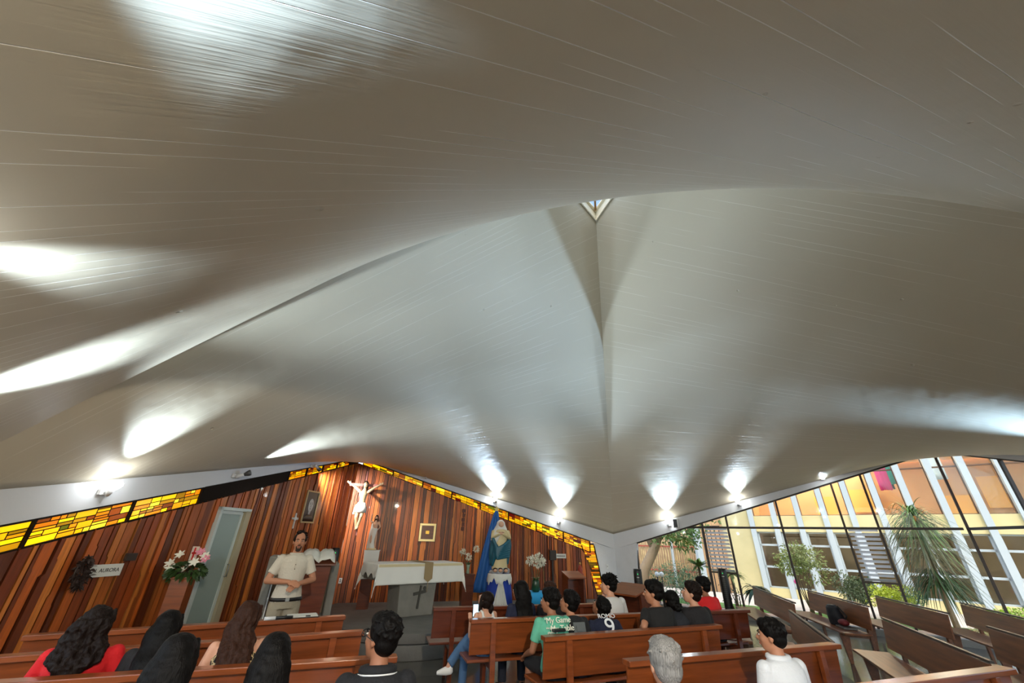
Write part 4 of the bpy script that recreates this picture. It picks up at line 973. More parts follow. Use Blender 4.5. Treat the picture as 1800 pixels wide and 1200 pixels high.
# dark vertical ornament
r = on_wall('wall_ornament', WA, 3.2, 2.15, 'thin dark red wooden ornament on the altar wall', 'ornament'); bm = B()
for i in range(5): box(bm, (.01 * (i % 2), -.02, .24 - i * .12), (.09 - .02 * (i % 2), .03, .09))
box(bm, (0, -.012, 0), (.03, .02, .6)); obj('carving', bm, mat('dark_red_wood', srgb(84, 34, 22), .5), r)
# sign on black board at right
r = on_wall('shelf_sign', WA, 6.15, 1.25, 'dark wall box with a small white lettered strip at right of the altar wall', 'sign')
bm = B(); box(bm, (-.16, -.05, .02), (.2, .1, .26)); obj('box', bm, dark, r); bm = B(); box(bm, (.1, -.06, 0), (.34, .012, .12)); obj('strip', bm, paper, r)
bm = B(); 
for i in range(9): box(bm, (-.02 + i * .03, -.068, 0), (.018, .004, .03))
obj('lettering', bm, ink, r); bm = B(); box(bm, (-.16, -.03, -.55), (.05, .04, .9)); obj('pole', bm, dark, r)
r = on_wall('small_crucifix', WA, 5.7, 1.08, 'small dark crucifix low on the altar wall', 'crucifix'); bm = B(); box(bm, (0, -.015, 0), (.03, .02, .3)); box(bm, (0, -.015, .06), (.2, .02, .03)); obj('cross', bm, mat('dark_red_wood', (0, 0, 0)), r)
p = at(1022, 1042, 12.8); pedestal((p.x, p.y, .15), .2, max(.3, at(1022, 1012, 12.8).z - .15), 'dark slim pedestal under the red figurine near the corner', dark, 1)
q = at(1022, 1011, 12.8); r = empty('red_figurine', (p.x, p.y, q.z + .002), 0, 'small red and gold figurine on the dark pedestal', 'figurine'); bm = B(); lathe(bm, [(.09, 0), (.1, .03), (.06, .06), (.07, .14), (.05, .2), (.03, .26)], n=14); obj('robe', bm, mat('fig_red', srgb(150, 50, 30), .5), r, True); bm = B(); ell(bm, (0, 0, .29), (.03, .03, .035)); obj('head', bm, mat('fig_gold', srgb(190, 150, 80), .5), r, True)
r = empty('wall_socket', WL.p(.02, .55, .03), WA.ang, 'small white socket at the foot of the ridge corner', 'socket'); r.location = WA.p(.12, .62, .04); bm = B(); box(bm, (0, -.01, 0), (.075, .015, .12)); obj('plate', bm, lamp_white, r); bm = B(); box(bm, (0, -.02, .02), (.03, .008, .02)); box(bm, (0, -.02, -.02), (.03, .008, .02)); obj('outlets', bm, dark, r)
r = empty('light_switch', WA.p(LA - .32, .98, .012), WA.ang, 'small white switch plate on the corner pier', 'switch'); bm = B(); box(bm, (0, -.006, 0), (.08, .012, .12)); obj('plate', bm, lamp_white, r); bm = B(); box(bm, (0, -.015, 0), (.02, .01, .035)); obj('toggle', bm, mat('grey_toggle', srgb(150, 150, 150), .5), r)
# lectern with white linen beside the man
p = at(560, 985, 7.3); r = empty('lectern', (p.x, p.y, 0), math.radians(25), 'dark wooden lectern behind the standing man', 'lectern')
bm = B(); hexa(bm, [V((-.14, -.12, 0)), V((.14, -.12, 0)), V((.14, .14, 0)), V((-.14, .14, 0)), V((-.2, -.18, 1.24)), V((.2, -.18, 1.24)), V((.2, .2, 1.34)), V((-.2, .2, 1.34))]); bevel(obj('column', bm, pew_d, r), .006)
bm = B(); hexa(bm, [V((-.26, -.24, 1.245)), V((.26, -.24, 1.245)), V((.26, .26, 1.375)), V((-.26, .26, 1.375)), V((-.26, -.24, 1.275)), V((.26, -.24, 1.275)), V((.26, .26, 1.405)), V((-.26, .26, 1.405))]); bevel(obj('reading_top', bm, pew_d, r), .006)
bm = B()
random.seed(3)
for i, (x, w_, a_) in enumerate(((-.12, .26, .12), (.12, .24, -.08))):
    pr = None
    for k in range(7):
        u = k / 6; row = [bm.verts.new((x + (u - .5) * w_, -.24 + .46 * v_, 1.30 + .13 * v_ + .05 * math.sin(u * PI) + .012 * math.sin(k * 2 + v_ * 5))) for v_ in (0, .33, .66, 1)]
        if pr:
            for j in range(3): bm.faces.new((pr[j], pr[j + 1], row[j + 1], row[j]))
        pr = row
o = obj('open_book', bm, paper, None, True, (p.x, p.y, 0)); o.rotation_euler = (0, 0, math.radians(25)); o.modifiers.new('s', 'SOLIDIFY').thickness = .012; tag(o, 'open white book lying on the dark lectern', 'book')
# things lying on rails and seats
def lay(px, py, z): return atz(px, py, z)
q = lay(532, 1082, .86); r = empty('clipboard', (q.x, q.y, .852), math.radians(29), 'white papers on a clipboard on the front left pew rail', 'clipboard')
bm = B(); box(bm, (0, .03, .004), (.34, .23, .006)); obj('board', bm, dark, r); bm = B(); box(bm, (0, .03, .010), (.31, .215, .005)); obj('papers', bm, paper, r); bm = B(); box(bm, (.05, -.075, .016), (.05, .014, .01)); obj('clip', bm, black, r)
q = lay(488, 1086, .87); r = empty('microphone', (q.x, q.y, .872), math.radians(32), 'black and white wireless microphone lying on the pew rail', 'microphone')
bm = B(); tube(bm, [(-.02, 0, 0), (.15, 0, 0)], [.017, .014], 12); obj('handle', bm, black, r, True); bm = B(); tube(bm, [(-.13, 0, 0), (-.02, 0, 0)], .017, 12); obj('white_sleeve', bm, lamp_white, r, True)
q = lay(981, 1108, .86); r = empty('wallet', (q.x, q.y, .852), math.radians(22), 'small black phone case lying on the rail behind the green shirt', 'phone case'); bm = B(); box(bm, (0, .0, .014), (.15, .08, .024)); bevel(obj('case', bm, black, r), .008)
q = atz(1455, 1100, .5); q = V((6.02, 8.45, .452)); r = empty('backpack', q, math.radians(70), 'black bag on the seat of a brown pew by the window', 'bag'); q0 = q
bm = B(); loft(bm, [((0, 0, 0), (.16, 0, 0), (0, .11, 0)), ((0, 0, .12), (.17, 0, 0), (0, .12, 0)), ((0, .02, .26), (.14, 0, 0), (0, .09, 0)), ((0, .03, .3), (.08, 0, 0), (0, .05, 0))], 20); remesh(obj('body', bm, mat('bag_black', srgb(18, 20, 30), .7, bump=.3), r, True), .012)
bm = B(); tube(bm, [(-.1, -.08, .05), (-.13, -.13, .15), (-.06, -.05, .29)], .012, 8); tube(bm, [(.1, -.08, .05), (.13, -.13, .15), (.06, -.05, .29)], .012, 8); obj('strap', bm, black, r, True)
r = empty('pouch', V((5.90, 8.13, .482)), math.radians(70), 'dark red pouch lying on the grey book beside the black bag', 'pouch'); bm = B(); ell(bm, (0, 0, .05), (.12, .08, .05)); remesh(obj('pouch_body', bm, mat('dark_red', srgb(110, 30, 34), .6), r, True), .01)
o = B(); box(o, (0, 0, .014), (.3, .2, .026)); o = obj('grey_book', o, mat('book_grey', srgb(96, 92, 90), .6), None, False, V((5.90, 8.10, .452))); o.rotation_euler = (0, 0, math.radians(75)); tag(o, 'grey book lying on the pew seat under the red pouch', 'book'); bevel(o, .004)
# ------------------------------------------------------------------ figures
def R3(yaw=0, pitch=0, roll=0, s=1.0): return s * (Matrix.Rotation(yaw, 3, 'Z') @ Matrix.Rotation(-pitch, 3, 'X') @ Matrix.Rotation(roll, 3, 'Y'))
def limb(bm, pts, rr, n=12, k=0.0):
    tube(bm, pts, [r + k for r in rr], n)
    ell(bm, pts[0], (rr[0] + k,) * 3, seg=12); ell(bm, pts[-1], (rr[-1] + k,) * 3, seg=12)
def head_blob(bm, Hc, R, fem=False, child=1.0):
    P = lambda x, y, z: Hc + R @ V((x, y, z))
    ell(bm, P(0, -.012, .032), (.074, .094, .084), R, 24); ell(bm, P(0, .028, -.025), (.062, .068, .088), R, 20)
    ell(bm, P(0, .042, -.082), (.042 if not fem else .036, .042, .034), R, 16)
    ell(bm, P(0, .05, .012), (.056, .040, .030), R, 14)                       # brow
    limb(bm, [P(0, .090, .012), P(0, .108, -.022)], [.009, .014], 8); ell(bm, P(0, .104, -.028), (.018, .013, .010), R, 10)
    ell(bm, P(0, .084, -.060), (.024, .012, .012), R, 10)
    for s in (-1, 1):
        ell(bm, P(s * .074, -.004, -.012), (.009, .020, .032), R, 12); ell(bm, P(s * .036, .066, -.028), (.022, .018, .020), R, 10)
def face_parts(root, Hc, R, hair_m, beard=False, brows=True):
    P = lambda x, y, z: Hc + R @ V((x, y, z))
    bm = B()
    for s in (-1, 1): ell(bm, P(s * .030, .0865, .006), (.013, .007, .006), R, 10)
    obj('eyes', bm, mat('eye_white', srgb(205, 200, 192), .3), root, True)
    bm = B()
    for s in (-1, 1): ell(bm, P(s * .030, .0925, .006), (.006, .003, .006), R, 8)
    obj('pupils', bm, mat('eye_dark', srgb(20, 14, 10), .2), root, True)
    if brows:
        bm = B()
        for s in (-1, 1): limb(bm, [P(s * .016, .094, .024), P(s * .034, .092, .029), P(s * .050, .078, .022)], [.004, .005, .003], 6)
        obj('eyebrows', bm, hair_m, root, True)
    bm = B(); ell(bm, P(0, .094, -.056), (.022, .006, .004), R, 10); ell(bm, P(0, .094, -.065), (.019, .006, .005), R, 10); obj('lips', bm, mat('lips', srgb(150, 86, 76), .5), root, True)
    if beard:
        bm = B(); ell(bm, P(0, .070, -.098), (.034, .026, .022), R, 12); ell(bm, P(0, .095, -.046), (.028, .008, .006), R, 10)
        for s in (-1, 1): ell(bm, P(s * .028, .080, -.070), (.008, .014, .022), R, 8)
        remesh(obj('beard', bm, mat('beard', srgb(56, 42, 34), .9, bump=.6, bscale=200), root, True), .005, 1)
def hand(bm, wrist, d, nrm, side, curl=.5, k=1.0):
    """d: direction the hand points, nrm: out of the palm, side: towards the thumb"""
    d = d.normalized(); side = (side - d * side.dot(d)).normalized(); nrm = side.cross(d) if side.cross(d).dot(nrm) > 0 else d.cross(side)
    r = Matrix((side, d, nrm)).transposed()
    ell(bm, wrist + d * .045 * k, (.040 * k, .052 * k, .016 * k), r, 14)
    for off, L, c_ in ((.029, .070, 0), (.010, .079, .05), (-.010, .073, .1), (-.028, .057, .15)):
        p = wrist + d * .085 * k + side * off * k; a = .25 * curl; pts = [p]; dd = d
        for j, f in enumerate((.45, .32, .23)):
            a = curl * (.45 + c_) * (1 + .5 * j); dd = (dd * math.cos(a) + nrm * math.sin(a)).normalized(); nn = (nrm - dd * nrm.dot(dd)).normalized()
            p = p + dd * L * f * k; pts.append(p); nrm_ = nn
        tube(bm, [wrist + d * .06 * k + side * off * .9 * k] + pts, [.0095 * k, .009 * k, .0085 * k, .0078 * k, .0065 * k], 8); ell(bm, pts[-1], (.0065 * k,) * 3, seg=8)
    t0 = wrist + d * .02 * k + side * .026 * k; t1 = t0 + (side * .75 + d * .6 + nrm * .35).normalized() * .045 * k; t2 = t1 + (d * .9 + side * .15 + nrm * .4).normalized() * .032 * k
    tube(bm, [t0, t1, t2], [.013 * k, .011 * k, .008 * k], 8); ell(bm, t2, (.008 * k,) * 3, seg=8)
def hair_mat(name, c, rough=.5):
    return mat(name, c, rough, spec=.12, bump=.3, bscale=14, bstretch=(14, 14, .9), var=.45, vscale=16)
HB = hair_mat('hair_black', srgb(12, 9, 8)); HD = hair_mat('hair_dark_brown', srgb(26, 16, 12)); HR = hair_mat('hair_brown', srgb(52, 30, 20)); HG = mat('hair_grey', srgb(128, 126, 124), .55, bump=.4, bscale=16, bstretch=(14, 14, .8), var=.6, vscale=20, spec=.2)
skinA = mat('skin_tan', srgb(178, 122, 92), .55); skinB = mat('skin_light', srgb(206, 152, 124), .55); skinC = mat('skin_brown', srgb(150, 98, 70), .55)
PEOPLE = []
def person(T, yaw, label, shirt, skin=skinA, hair=HB, style='short', hy=0, hp=0, hr=0, lean=.12, side=0, sleeve='short', pants=None, arms=None, stand=False, vox=.009, legs=None, fem=False, width=1.0, seat=.452, beard=False, extras=None, neckline='round', hair_len=.3, wave=0, floor=0.0, kfix=None, skirt=None, pew=None, px=None, hs=1.0, vol=1.0):
    """T: top of the head in the room; yaw: the way the body faces (0 = +Y)"""
    pants = pants or mat('jeans_dark', srgb(30, 34, 48), .8, bump=.3, bscale=150)
    seatz = .83 if stand else seat; P0 = V((0, 0, seatz + .10)); w_ = width
    # spine
    def sp(d):
        n = 24; p = P0.copy(); 
        if d <= 0: return p + V((0, 0, d)), V((0, 0, 1))
        a = 0; t = V((0, 0, 1))
        for i in range(n):
            dd = d / n; a = lean * 1.6 * min(1, (i * dd) / .35); t = V((math.sin(side) * .6, math.sin(a), math.cos(a))).normalized(); p += t * dd
        return p, t
    secs = [(-.09, .150, .105), (0, .172, .120), (.07, .160, .110), (.15, .138, .100), (.25, .150, .108), (.35, .168, .112), (.42, .172, .100), (.47, .135, .082), (.50, .085, .062)]
    if fem: secs = [(-.09, .155, .11), (0, .180, .125), (.07, .160, .11), (.15, .122, .09), (.25, .135, .10), (.35, .150, .115), (.42, .152, .092), (.47, .118, .074), (.50, .075, .056)]
    def ringsec(d, rx, ry, k=0):
        p, t = sp(d); x = V((1, 0, 0)); y = t.cross(x); y = -y if y.y < 0 else y
        return (p, x * (rx * w_ + k), y.normalized() * (ry * (1 + (w_ - 1) * .8) + k))
    if isinstance(T, tuple): px = T; T = at(*T)
    nb, nt_ = sp(.50)
    hR = R3(hy, hp, hr, hs); nk = (nt_ * .6 + V((0, 0, .8))).normalized()
    Hc = nb + nk * .115 + hR @ V((0, .012, .03))
    sh = {s: sp(.43)[0] + V((s * .168 * w_ * (.92 if fem else 1), 0, 0)) for s in (-1, 1)}
    if pew:
        a_, b_ = V((*pew[0], 0)), V((*pew[1], 0)); dn = (b_ - a_).normalized(); nn_ = V((-dn.y, dn.x, 0)); Y = px[2]
        for _ in range(12):
            T = at(px[0], px[1], Y); o_ = Matrix.Rotation(yaw, 3, 'Z') @ V((Hc.x * .95, (Hc.y - .012) * .95, 0)); dist = (V((T.x, T.y, 0)) - o_ - a_).dot(nn_); Y += (.235 - dist) * .8
    arms = arms or {}
    A = {}
    for s in (-1, 1):
        e, h = arms.get(s, (V((s * .23 * w_, .06, seatz + .26)), V((s * .11, .30, seatz + .17))))
        A[s] = (sh[s], V(e), V(h))
    if legs is None:
        if stand: legs = {s: (V((s * .09, .0, seatz + .02)), V((s * .10, .02, .46)), V((s * .10, -.01, .08)), V((s * .03, 1, 0))) for s in (-1, 1)}
        else: legs = {s: (V((s * .09, .02, seatz + .09)), V((s * .14, .42, seatz + .06)), V((s * .15, .40, .08)), V((s * .1, 1, 0))) for s in (-1, 1)}
    # scale above the seat so the head reaches T
    top = Hc.z + .118 * hs + (.012 if style != 'priest' else .0)
    k = kfix or (T.z - (floor + (0 if stand else seatz))) / (top - (0 if stand else seatz))
    root = empty('person', (0, 0, 0), yaw, label, 'person')
    objs = []
    def add(n, bm, m_, rem=None, sm=3, sub=None):
        o = obj(n, bm, m_, root if sub is None else sub, True)
        if rem: remesh(o, rem, sm)
        objs.append(o); return o
    # body
    bm = B(); loft(bm, [ringsec(*q, k=-.004) for q in secs], 20)
    p50 = nb - nt_ * .03; limb(bm, [p50, nb + nk * .05, Hc + hR @ V((0, -.02, -.05))], [.058 if not fem else .048, .052 if not fem else .043, .052 if not fem else .045], 14)
    head_blob(bm, Hc, hR, fem)
    for s in (-1, 1):
        a, e, h = A[s]; limb(bm, [a, a.lerp(e, .5), e], [.050, .046, .038], 12); limb(bm, [e, e.lerp(h, .4), h], [.038, .037, .025], 12)
        d = (h - e).normalized(); sd_ = V((-s, 0, .35)); hand(bm, h, (d + V((0, .1, -.2))), V((0, -.2, -1)), sd_, .45)
        hp_, kn, an, ft = legs[s]; limb(bm, [hp_, hp_.lerp(kn, .5), kn], [.083, .072, .054], 12); limb(bm, [kn, kn.lerp(an, .35), an], [.054, .055, .036], 12)
        limb(bm, [an + V((0, 0, -.03)), an + ft.normalized() * .12 + V((0, 0, -.045))], [.036, .03], 10)
    add('body', bm, skin, vox)
    # shirt
    if sleeve != 'top':
        bm = B(); loft(bm, [ringsec(d, rx, ry, .014 if d > -.05 else .020) for d, rx, ry in secs[:-1]] + [ringsec(.492, .088 if not fem else .078, .064 if not fem else .058, .008)], 24)
        for s in (-1, 1):
            a, e, h = A[s]; ell(bm, a, (.064,) * 3, seg=12)
            if sleeve == 'short': q = a.lerp(e, .68); tube(bm, [a, a.lerp(e, .4), q], [.062, .062, .060], 14)
            else: tube(bm, [a, a.lerp(e, .5), e], [.062, .056, .050], 14); ell(bm, e, (.050,) * 3, seg=12); tube(bm, [e, e.lerp(h, .5), e.lerp(h, .95)], [.050, .043, .034], 12)
        so = add('shirt', bm, shirt, max(vox, .009))
    else:
        bm = B(); loft(bm, [ringsec(d, rx, ry, .010) for d, rx, ry in secs[:6]] + [ringsec(.39, secs[5][1] - .02, secs[5][2], .008)], 24)
        for s in (-1, 1):
            p0 = sp(.39)[0]; q = sp(.47)[0]
            tube(bm, [p0 + V((s * .09, .085, 0)), q + V((s * .085, .02, .035)), q + V((s * .085, -.06, .01)), p0 + V((s * .09, -.10, 0))], [.022] * 4, 8)
        so = add('top', bm, shirt, .009)
    # trousers
    bm = B(); loft(bm, [ringsec(-.10, .158, .112, .016), ringsec(-.02, .170, .122, .012), ringsec(.05, .165, .115, .010)], 20)
    for s in (-1, 1):
        hp_, kn, an, ft = legs[s]
        limb(bm, [hp_, hp_.lerp(kn, .5), kn], [.098, .088, .070], 12)
        if skirt != 'shorts': tube(bm, [kn, kn.lerp(an, .4), kn.lerp(an, .97)], [.070, .066, .062], 12)
    add('trousers', bm, pants, .011)
    bm = None
    for s in (-1, 1):
        hp_, kn, an, ft = legs[s]; f = ft.normalized(); bm = B()
        up_ = V((0, 0, 1)); sidev = f.cross(up_).normalized(); upv = sidev.cross(f)
        b0 = an - upv * .045 - f * .05
        loft(bm, [(b0 - f * .01, sidev * .02, upv * .03), (b0 + f * .02, sidev * .042, upv * .048), (b0 + f * .10, sidev * .045, upv * .045), (b0 + f * .18, sidev * .048, upv * .030), (b0 + f * .235, sidev * .032, upv * .018)], 14)
        add('shoe', bm, mat('shoe_dark', srgb(30, 28, 28), .5) if not (extras and extras.get('shoe')) else extras['shoe'], .008, 1)
    # hair
    H = lambda x, y, z: Hc + hR @ V((x, y, z))
    random.seed(len(PEOPLE) + 11)
    bm = B()
    if style in ('short', 'grey', 'priest'):
        th = {'short': 1.0, 'grey': .9, 'priest': .55}[style]
        ell(bm, H(0, -.022, .042 if style != 'priest' else .030), (.077 + .008 * th, .094 + .008 * th, .086 + .010 * th), hR, 24)
        if style != 'priest': ell(bm, H(0, -.045, -.01), (.076, .068, .075), hR, 20); ell(bm, H(0, .035, .085), (.062, .055, .040 * th + .008), hR, 16)
        else: ell(bm, H(0, -.04, -.005), (.075, .068, .065), hR, 18)
        for s in (-1, 1): ell(bm, H(s * .070, -.01, .02), (.014, .03, .035), hR, 10)
        for i in range(150 if style == 'short' else 60):
            d = rdir(.5); 
            if d.z < -.2 or (d.y > .55 and d.z < .55): continue
            c = V((d.x * .085, -.022 + d.y * .10, .045 + d.z * .092 * (.9 + .1 * th))); t = V((d.x, d.y - .3, .1 if wave == 0 else random.uniform(-.5, .5))).normalized()
            r_ = .009 if not wave else .012
            limb(bm, [Hc + hR @ c, Hc + hR @ (c + (t + rdir() * (.5 + wave)) * (.010 + .010 * wave))], [r_, r_ * .5], 6)
        add('hair', bm, hair, .0065, 1)
    else:
        ell(bm, H(0, -.025, .038), (.088, .098, .092), hR, 24); ell(bm, H(0, -.050, -.015), (.090, .076, .095), hR, 20)
        for s in (-1, 1): limb(bm, [H(s * .06, .05, .075), H(s * .080, .03, .0), H(s * .082, .0, -.07), H(s * .08, -.03, -.13)], [.016, .022, .024, .03], 8)
        if style == 'long':
            ln = hair_len; p0 = H(0, -.085, -.06); 
            def back(d, off): 
                p, t = sp(max(d, 0)); return p + V((0, -off, 0))
            c = [(H(0, -.03, .045), .086 * vol, .082 * vol), (H(0, -.05, -.02), .100 * vol, .085 * vol), (H(0, -.065, -.08), .106 * vol, .078 * vol), (nb + V((0, -.07, -.0)), .118 * vol, .065), (back(.42, .125), .118 * vol, .05), (back(.42 - ln * .5, .150), .100, .042), (back(.42 - ln, .155), .070, .03), (back(.42 - ln - .05, .15), .03, .015)]
            loft(bm, [(p, V((rx, 0, 0)), V((0, ry, 0))) for p, rx, ry in c], 20)
            nl = 17
            for i in range(nl):
                u = (i / (nl - 1) - .5) * 2; pts = []; rr = []
                for j, (p, rx, ry) in enumerate(c):
                    ph = i * 1.7 + j * 1.3
                    pts.append(p + V((u * rx * .95 + wave * .018 * math.sin(ph), -ry * .92 * math.sqrt(max(0, 1 - u * u * .9)) - .002 + wave * .014 * math.cos(ph * 1.3), 0))); rr.append((.005 if j == 0 else .016 if j < 6 else .013))
                limb(bm, pts, rr, 7)
        elif style == 'bun':
            for i in range(70):
                d = rdir(); c = V((d.x * .045, -.125 + d.y * .04, -.03 + d.z * .05)); limb(bm, [Hc + hR @ c, Hc + hR @ (c + rdir() * .02)], [.012, .008], 6)
            ell(bm, H(0, -.12, -.03), (.045, .04, .05), hR, 14)
        elif style == 'ponytail':
            pts = [H(0, -.11, .0), H(0, -.15, -.03), H(0, -.15, -.14), H(.0, -.12, -.25), H(.0, -.12, -.32)]; tube(bm, pts, [.03, .034, .036, .026, .008], 12)
        ho = add('hair', bm, hair, .0075, 2)
        tx = bpy.data.textures.get('hair_clouds') or bpy.data.textures.new('hair_clouds', 'CLOUDS'); tx.noise_scale = .045
        dm = ho.modifiers.new('locks', 'DISPLACE'); dm.texture = tx; dm.strength = .012 + .022 * wave; dm.mid_level = .5
    if not stand or True: face_parts(root, Hc, hR, hair, beard)
    info = dict(root=root, Hc=Hc, hR=hR, sp=sp, k=k, A=A, add=add, ring=ringsec, P0=P0, seatz=seatz, secs=secs, legs=legs)
    if extras and 'fn' in extras: extras['fn'](info)
    # bake: stretch above the seat, keep the feet on the floor
    zs = 0 if stand else seatz; seen = set()
    for o in objs + [c for c in root.children if c not in objs]:
        if o.type != 'MESH' or o.data.name in seen: continue
        seen.add(o.data.name)
        for v in o.data.vertices:
            c = v.co
            if c.z > zs: c.z = zs + (c.z - zs) * k; 
            f = 1 + (k - 1) * .8; c.x *= f; c.y *= f
    f = 1 + (k - 1) * .8
    hx = V((Hc.x * f, (Hc.y - .012) * f, 0)); off = Matrix.Rotation(yaw, 3, 'Z') @ hx
    root.location = (T.x - off.x, T.y - off.y, floor)
    PEOPLE.append(root); return info
def cl(name, c, b=.25, s=60): return mat(name, srgb(*c), .85, bump=b, bscale=s)
def rad(x): return math.radians(x)
# rows: the way each pew faces
YL, YR = rad(24), rad(19)
jeans = mat('jeans_blue', srgb(72, 104, 140), .85, bump=.3, bscale=150, var=.15)
# leopard print cloth
def leopard():
    m = bpy.data.materials.new('leopard_print'); m.use_nodes = True; n = m.node_tree.nodes; l = m.node_tree.links; p = n['Principled BSDF']; p.inputs['Roughness'].default_value = .8
    tc = n.new('ShaderNodeTexCoord'); vo = n.new('ShaderNodeTexVoronoi'); vo.feature = 'DISTANCE_TO_EDGE'; vo.inputs['Scale'].default_value = 30; l.new(tc.outputs['Object'], vo.inputs[0])
    cr = n.new('ShaderNodeValToRGB'); cr.color_ramp.elements[0].position = .07; cr.color_ramp.elements[0].color = (*srgb(206, 178, 130), 1); cr.color_ramp.elements[1].position = .1; cr.color_ramp.elements[1].color = (*srgb(18, 14, 12), 1)
    l.new(vo.outputs['Distance'], cr.inputs[0]); l.new(cr.outputs[0], p.inputs['Base Color']); return m
# --- left block, third pew
person((186, 1062, 3.46), YL, 'woman in a bright red shirt with wavy black hair on the left', cl('red_shirt', (204, 18, 24)), hair=HD, style='long', vol=1.3, hy=rad(-35), fem=True, width=1.28, hair_len=.06, wave=1.0, sleeve='long', lean=.1, hp=rad(-4), pew=((-3.45, 3.0), (-.86, 3.93)), hs=1.0)
person((306, 1070, 3.62), YL, 'woman with long black hair in a dark top right of the woman in red', cl('black_top', (30, 28, 30)), style='long', hy=rad(-20), fem=True, hair_len=.30, lean=.16, width=1.1, sleeve='long', pew=((-3.45, 3.0), (-.86, 3.93)), hs=1.0)
person((444, 1054, 3.72), YL, 'woman in a sleeveless leopard print top with long brown hair', leopard(), skin=skinB, hair=HR, style='long', hy=rad(-30), hr=rad(6), fem=True, hair_len=.22, wave=.5, sleeve='top', lean=.1, width=1.12, pew=((-3.45, 3.0), (-.86, 3.93)), hs=1.0)
# --- left block, nearest pew
person((325, 1109, 2.62), YL, 'woman with straight shiny black hair at the bottom left of center', cl('black_top2', (26, 26, 28)), style='long', hy=rad(-10), fem=True, hair_len=.3, lean=.1, sleeve='long', pew=((-2.6, 1.90), (-.1, 2.75)), hs=1.0)
person((490, 1108, 2.62), YL, 'girl with long straight black hair beside the boy with glasses', cl('grey_top', (52, 52, 56)), style='long', hy=rad(0), fem=True, hair_len=.34, lean=.08, sleeve='long', pew=((-2.6, 1.90), (-.1, 2.75)), hs=1.0)
def glasses(I):
    H = lambda x, y, z: I['Hc'] + I['hR'] @ V((x, y, z)); bm = B()
    for s in (-1, 1):
        tube(bm, [H(s * .034 + .024 * math.cos(a * PI / 8), .108, .004 + .019 * math.sin(a * PI / 8)) for a in range(17)], .0028, 6); tube(bm, [H(s * .058, .106, .01), H(s * .078, .05, .008), H(s * .083, -.01, .0)], .0026, 6)
    tube(bm, [H(-.011, .11, .006), H(.011, .11, .006)], .0026, 6); obj('glasses', bm, black, I['root'], True)
def polo(I):
    glasses(I); bm = B(); nb, t = I['sp'](.485); tube(bm, [nb + V((math.cos(a * PI / 10) * .085, math.sin(a * PI / 10) * .07 - .005, .01 * math.sin(a * PI / 10 + PI) + .012)) for a in range(21)], .026, 8); o = obj('collar', bm, cl('black_polo', (18, 18, 22)), I['root'], True)
    bm = B(); tube(bm, [nb + V((math.cos(a * PI / 10) * .112, math.sin(a * PI / 10) * .094 - .006, -.004 - .012 * math.sin(a * PI / 10))) for a in range(21)], .0045, 6); obj('white_collar_stripe', bm, lamp_white, I['root'], True)
person((677, 1076, 2.9), YL - rad(8), 'boy in a black polo with white collar stripe and glasses', cl('black_polo', (18, 18, 22)), skin=skinC, hy=rad(48), lean=.1, extras={'fn': polo}, hp=rad(-8), width=1.0, pew=((-2.6, 1.90), (-.1, 2.75)), hs=1.0)
# --- middle block, second pew
def phone_fn(I):
    r = I['A'][-1][2]
    pass
def sneaker(I):
    pass
cross_legs = {1: (V((.09, .02, .55)), V((-.06, .46, .60)), V((-.36, .50, .30)), V((-.9, .45, -.15))), -1: (V((-.09, .02, .54)), V((-.12, .44, .50)), V((-.16, .42, .08)), V((-.3, 1, 0)))}
ph_hand = V((-.19, .20, .90))
I = person((855, 1036, 5.72), YR + rad(14), 'girl in blue jeans looking down at the phone in her hand', cl('white_top', (216, 212, 206)), skin=skinB, hair=HD, style='ponytail', hy=rad(30), hp=rad(-30), fem=True, sleeve='top', pants=jeans, legs=cross_legs, arms={-1: (V((-.24, .08, .70)), ph_hand), 1: (V((.22, .10, .70)), V((.0, .26, .66)))}, extras={'shoe': mat('sneaker_white', srgb(232, 230, 226), .6)}, lean=.16, pew=((-.40, 5.53), (2.05, 6.34)), hs=1.1)
rt = I['root']; bpy.context.view_layer.update()
hp_ = Matrix.Rotation(YR + rad(14), 3, 'Z') @ V((-.20, .20, 0)); q = at(836, 1073, 5.9)
r = empty('smartphone', (q.x, q.y, q.z - .075), rad(20), 'smartphone with lit screen held up by the girl in jeans', 'phone')
bm = B(); box(bm, (0, 0, .075), (.074, .009, .15)); bevel(obj('phone_case', bm, black, r), .004); bm = B(); box(bm, (0, -.0055, .08), (.064, .002, .125)); obj('screen', bm, mat('screen', srgb(130, 160, 180), .3, emit=srgb(130, 160, 180), es=.35), r)
person((915, 1019, 5.9), YR, 'woman in a navy top with long black hair before the draped statue', cl('navy_top', (26, 30, 54)), skin=skinA, style='long', hy=rad(38), fem=True, hair_len=.3, lean=.12, sleeve='long', pew=((-.40, 5.53), (2.05, 6.34)), hs=1.1)
person((966, 1022, 6.15), YR, 'person with reddish dark hair mostly hidden behind the boy in green', cl('dark_brown_top', (40, 30, 30)), hair=HR, skin=skinC, hy=rad(20), lean=.15, style='short', pew=((-.40, 5.53), (2.05, 6.34)), hs=1.1)
person((1069, 1009, 6.4), YR, 'boy in a white t-shirt with curly black hair looking left, chin on hand', cl('white_tee', (212, 210, 208)), skin=skinB, hy=rad(52), wave=.6, lean=.12, arms={-1: (V((-.16, .26, .66)), V((-.05, .20, 1.0))), 1: (V((.24, .06, .71)), V((.1, .3, .62)))}, pew=((-.40, 5.53), (2.05, 6.34)), hs=1.1)
person((1233, 1013, 6.75), YR, 'boy in a red shirt behind the boys in black', cl('red_shirt2', (214, 30, 34)), skin=skinC, hy=rad(35), lean=.16, pew=((2.3, 6.42), (3.6, 6.85)), hs=1.1)
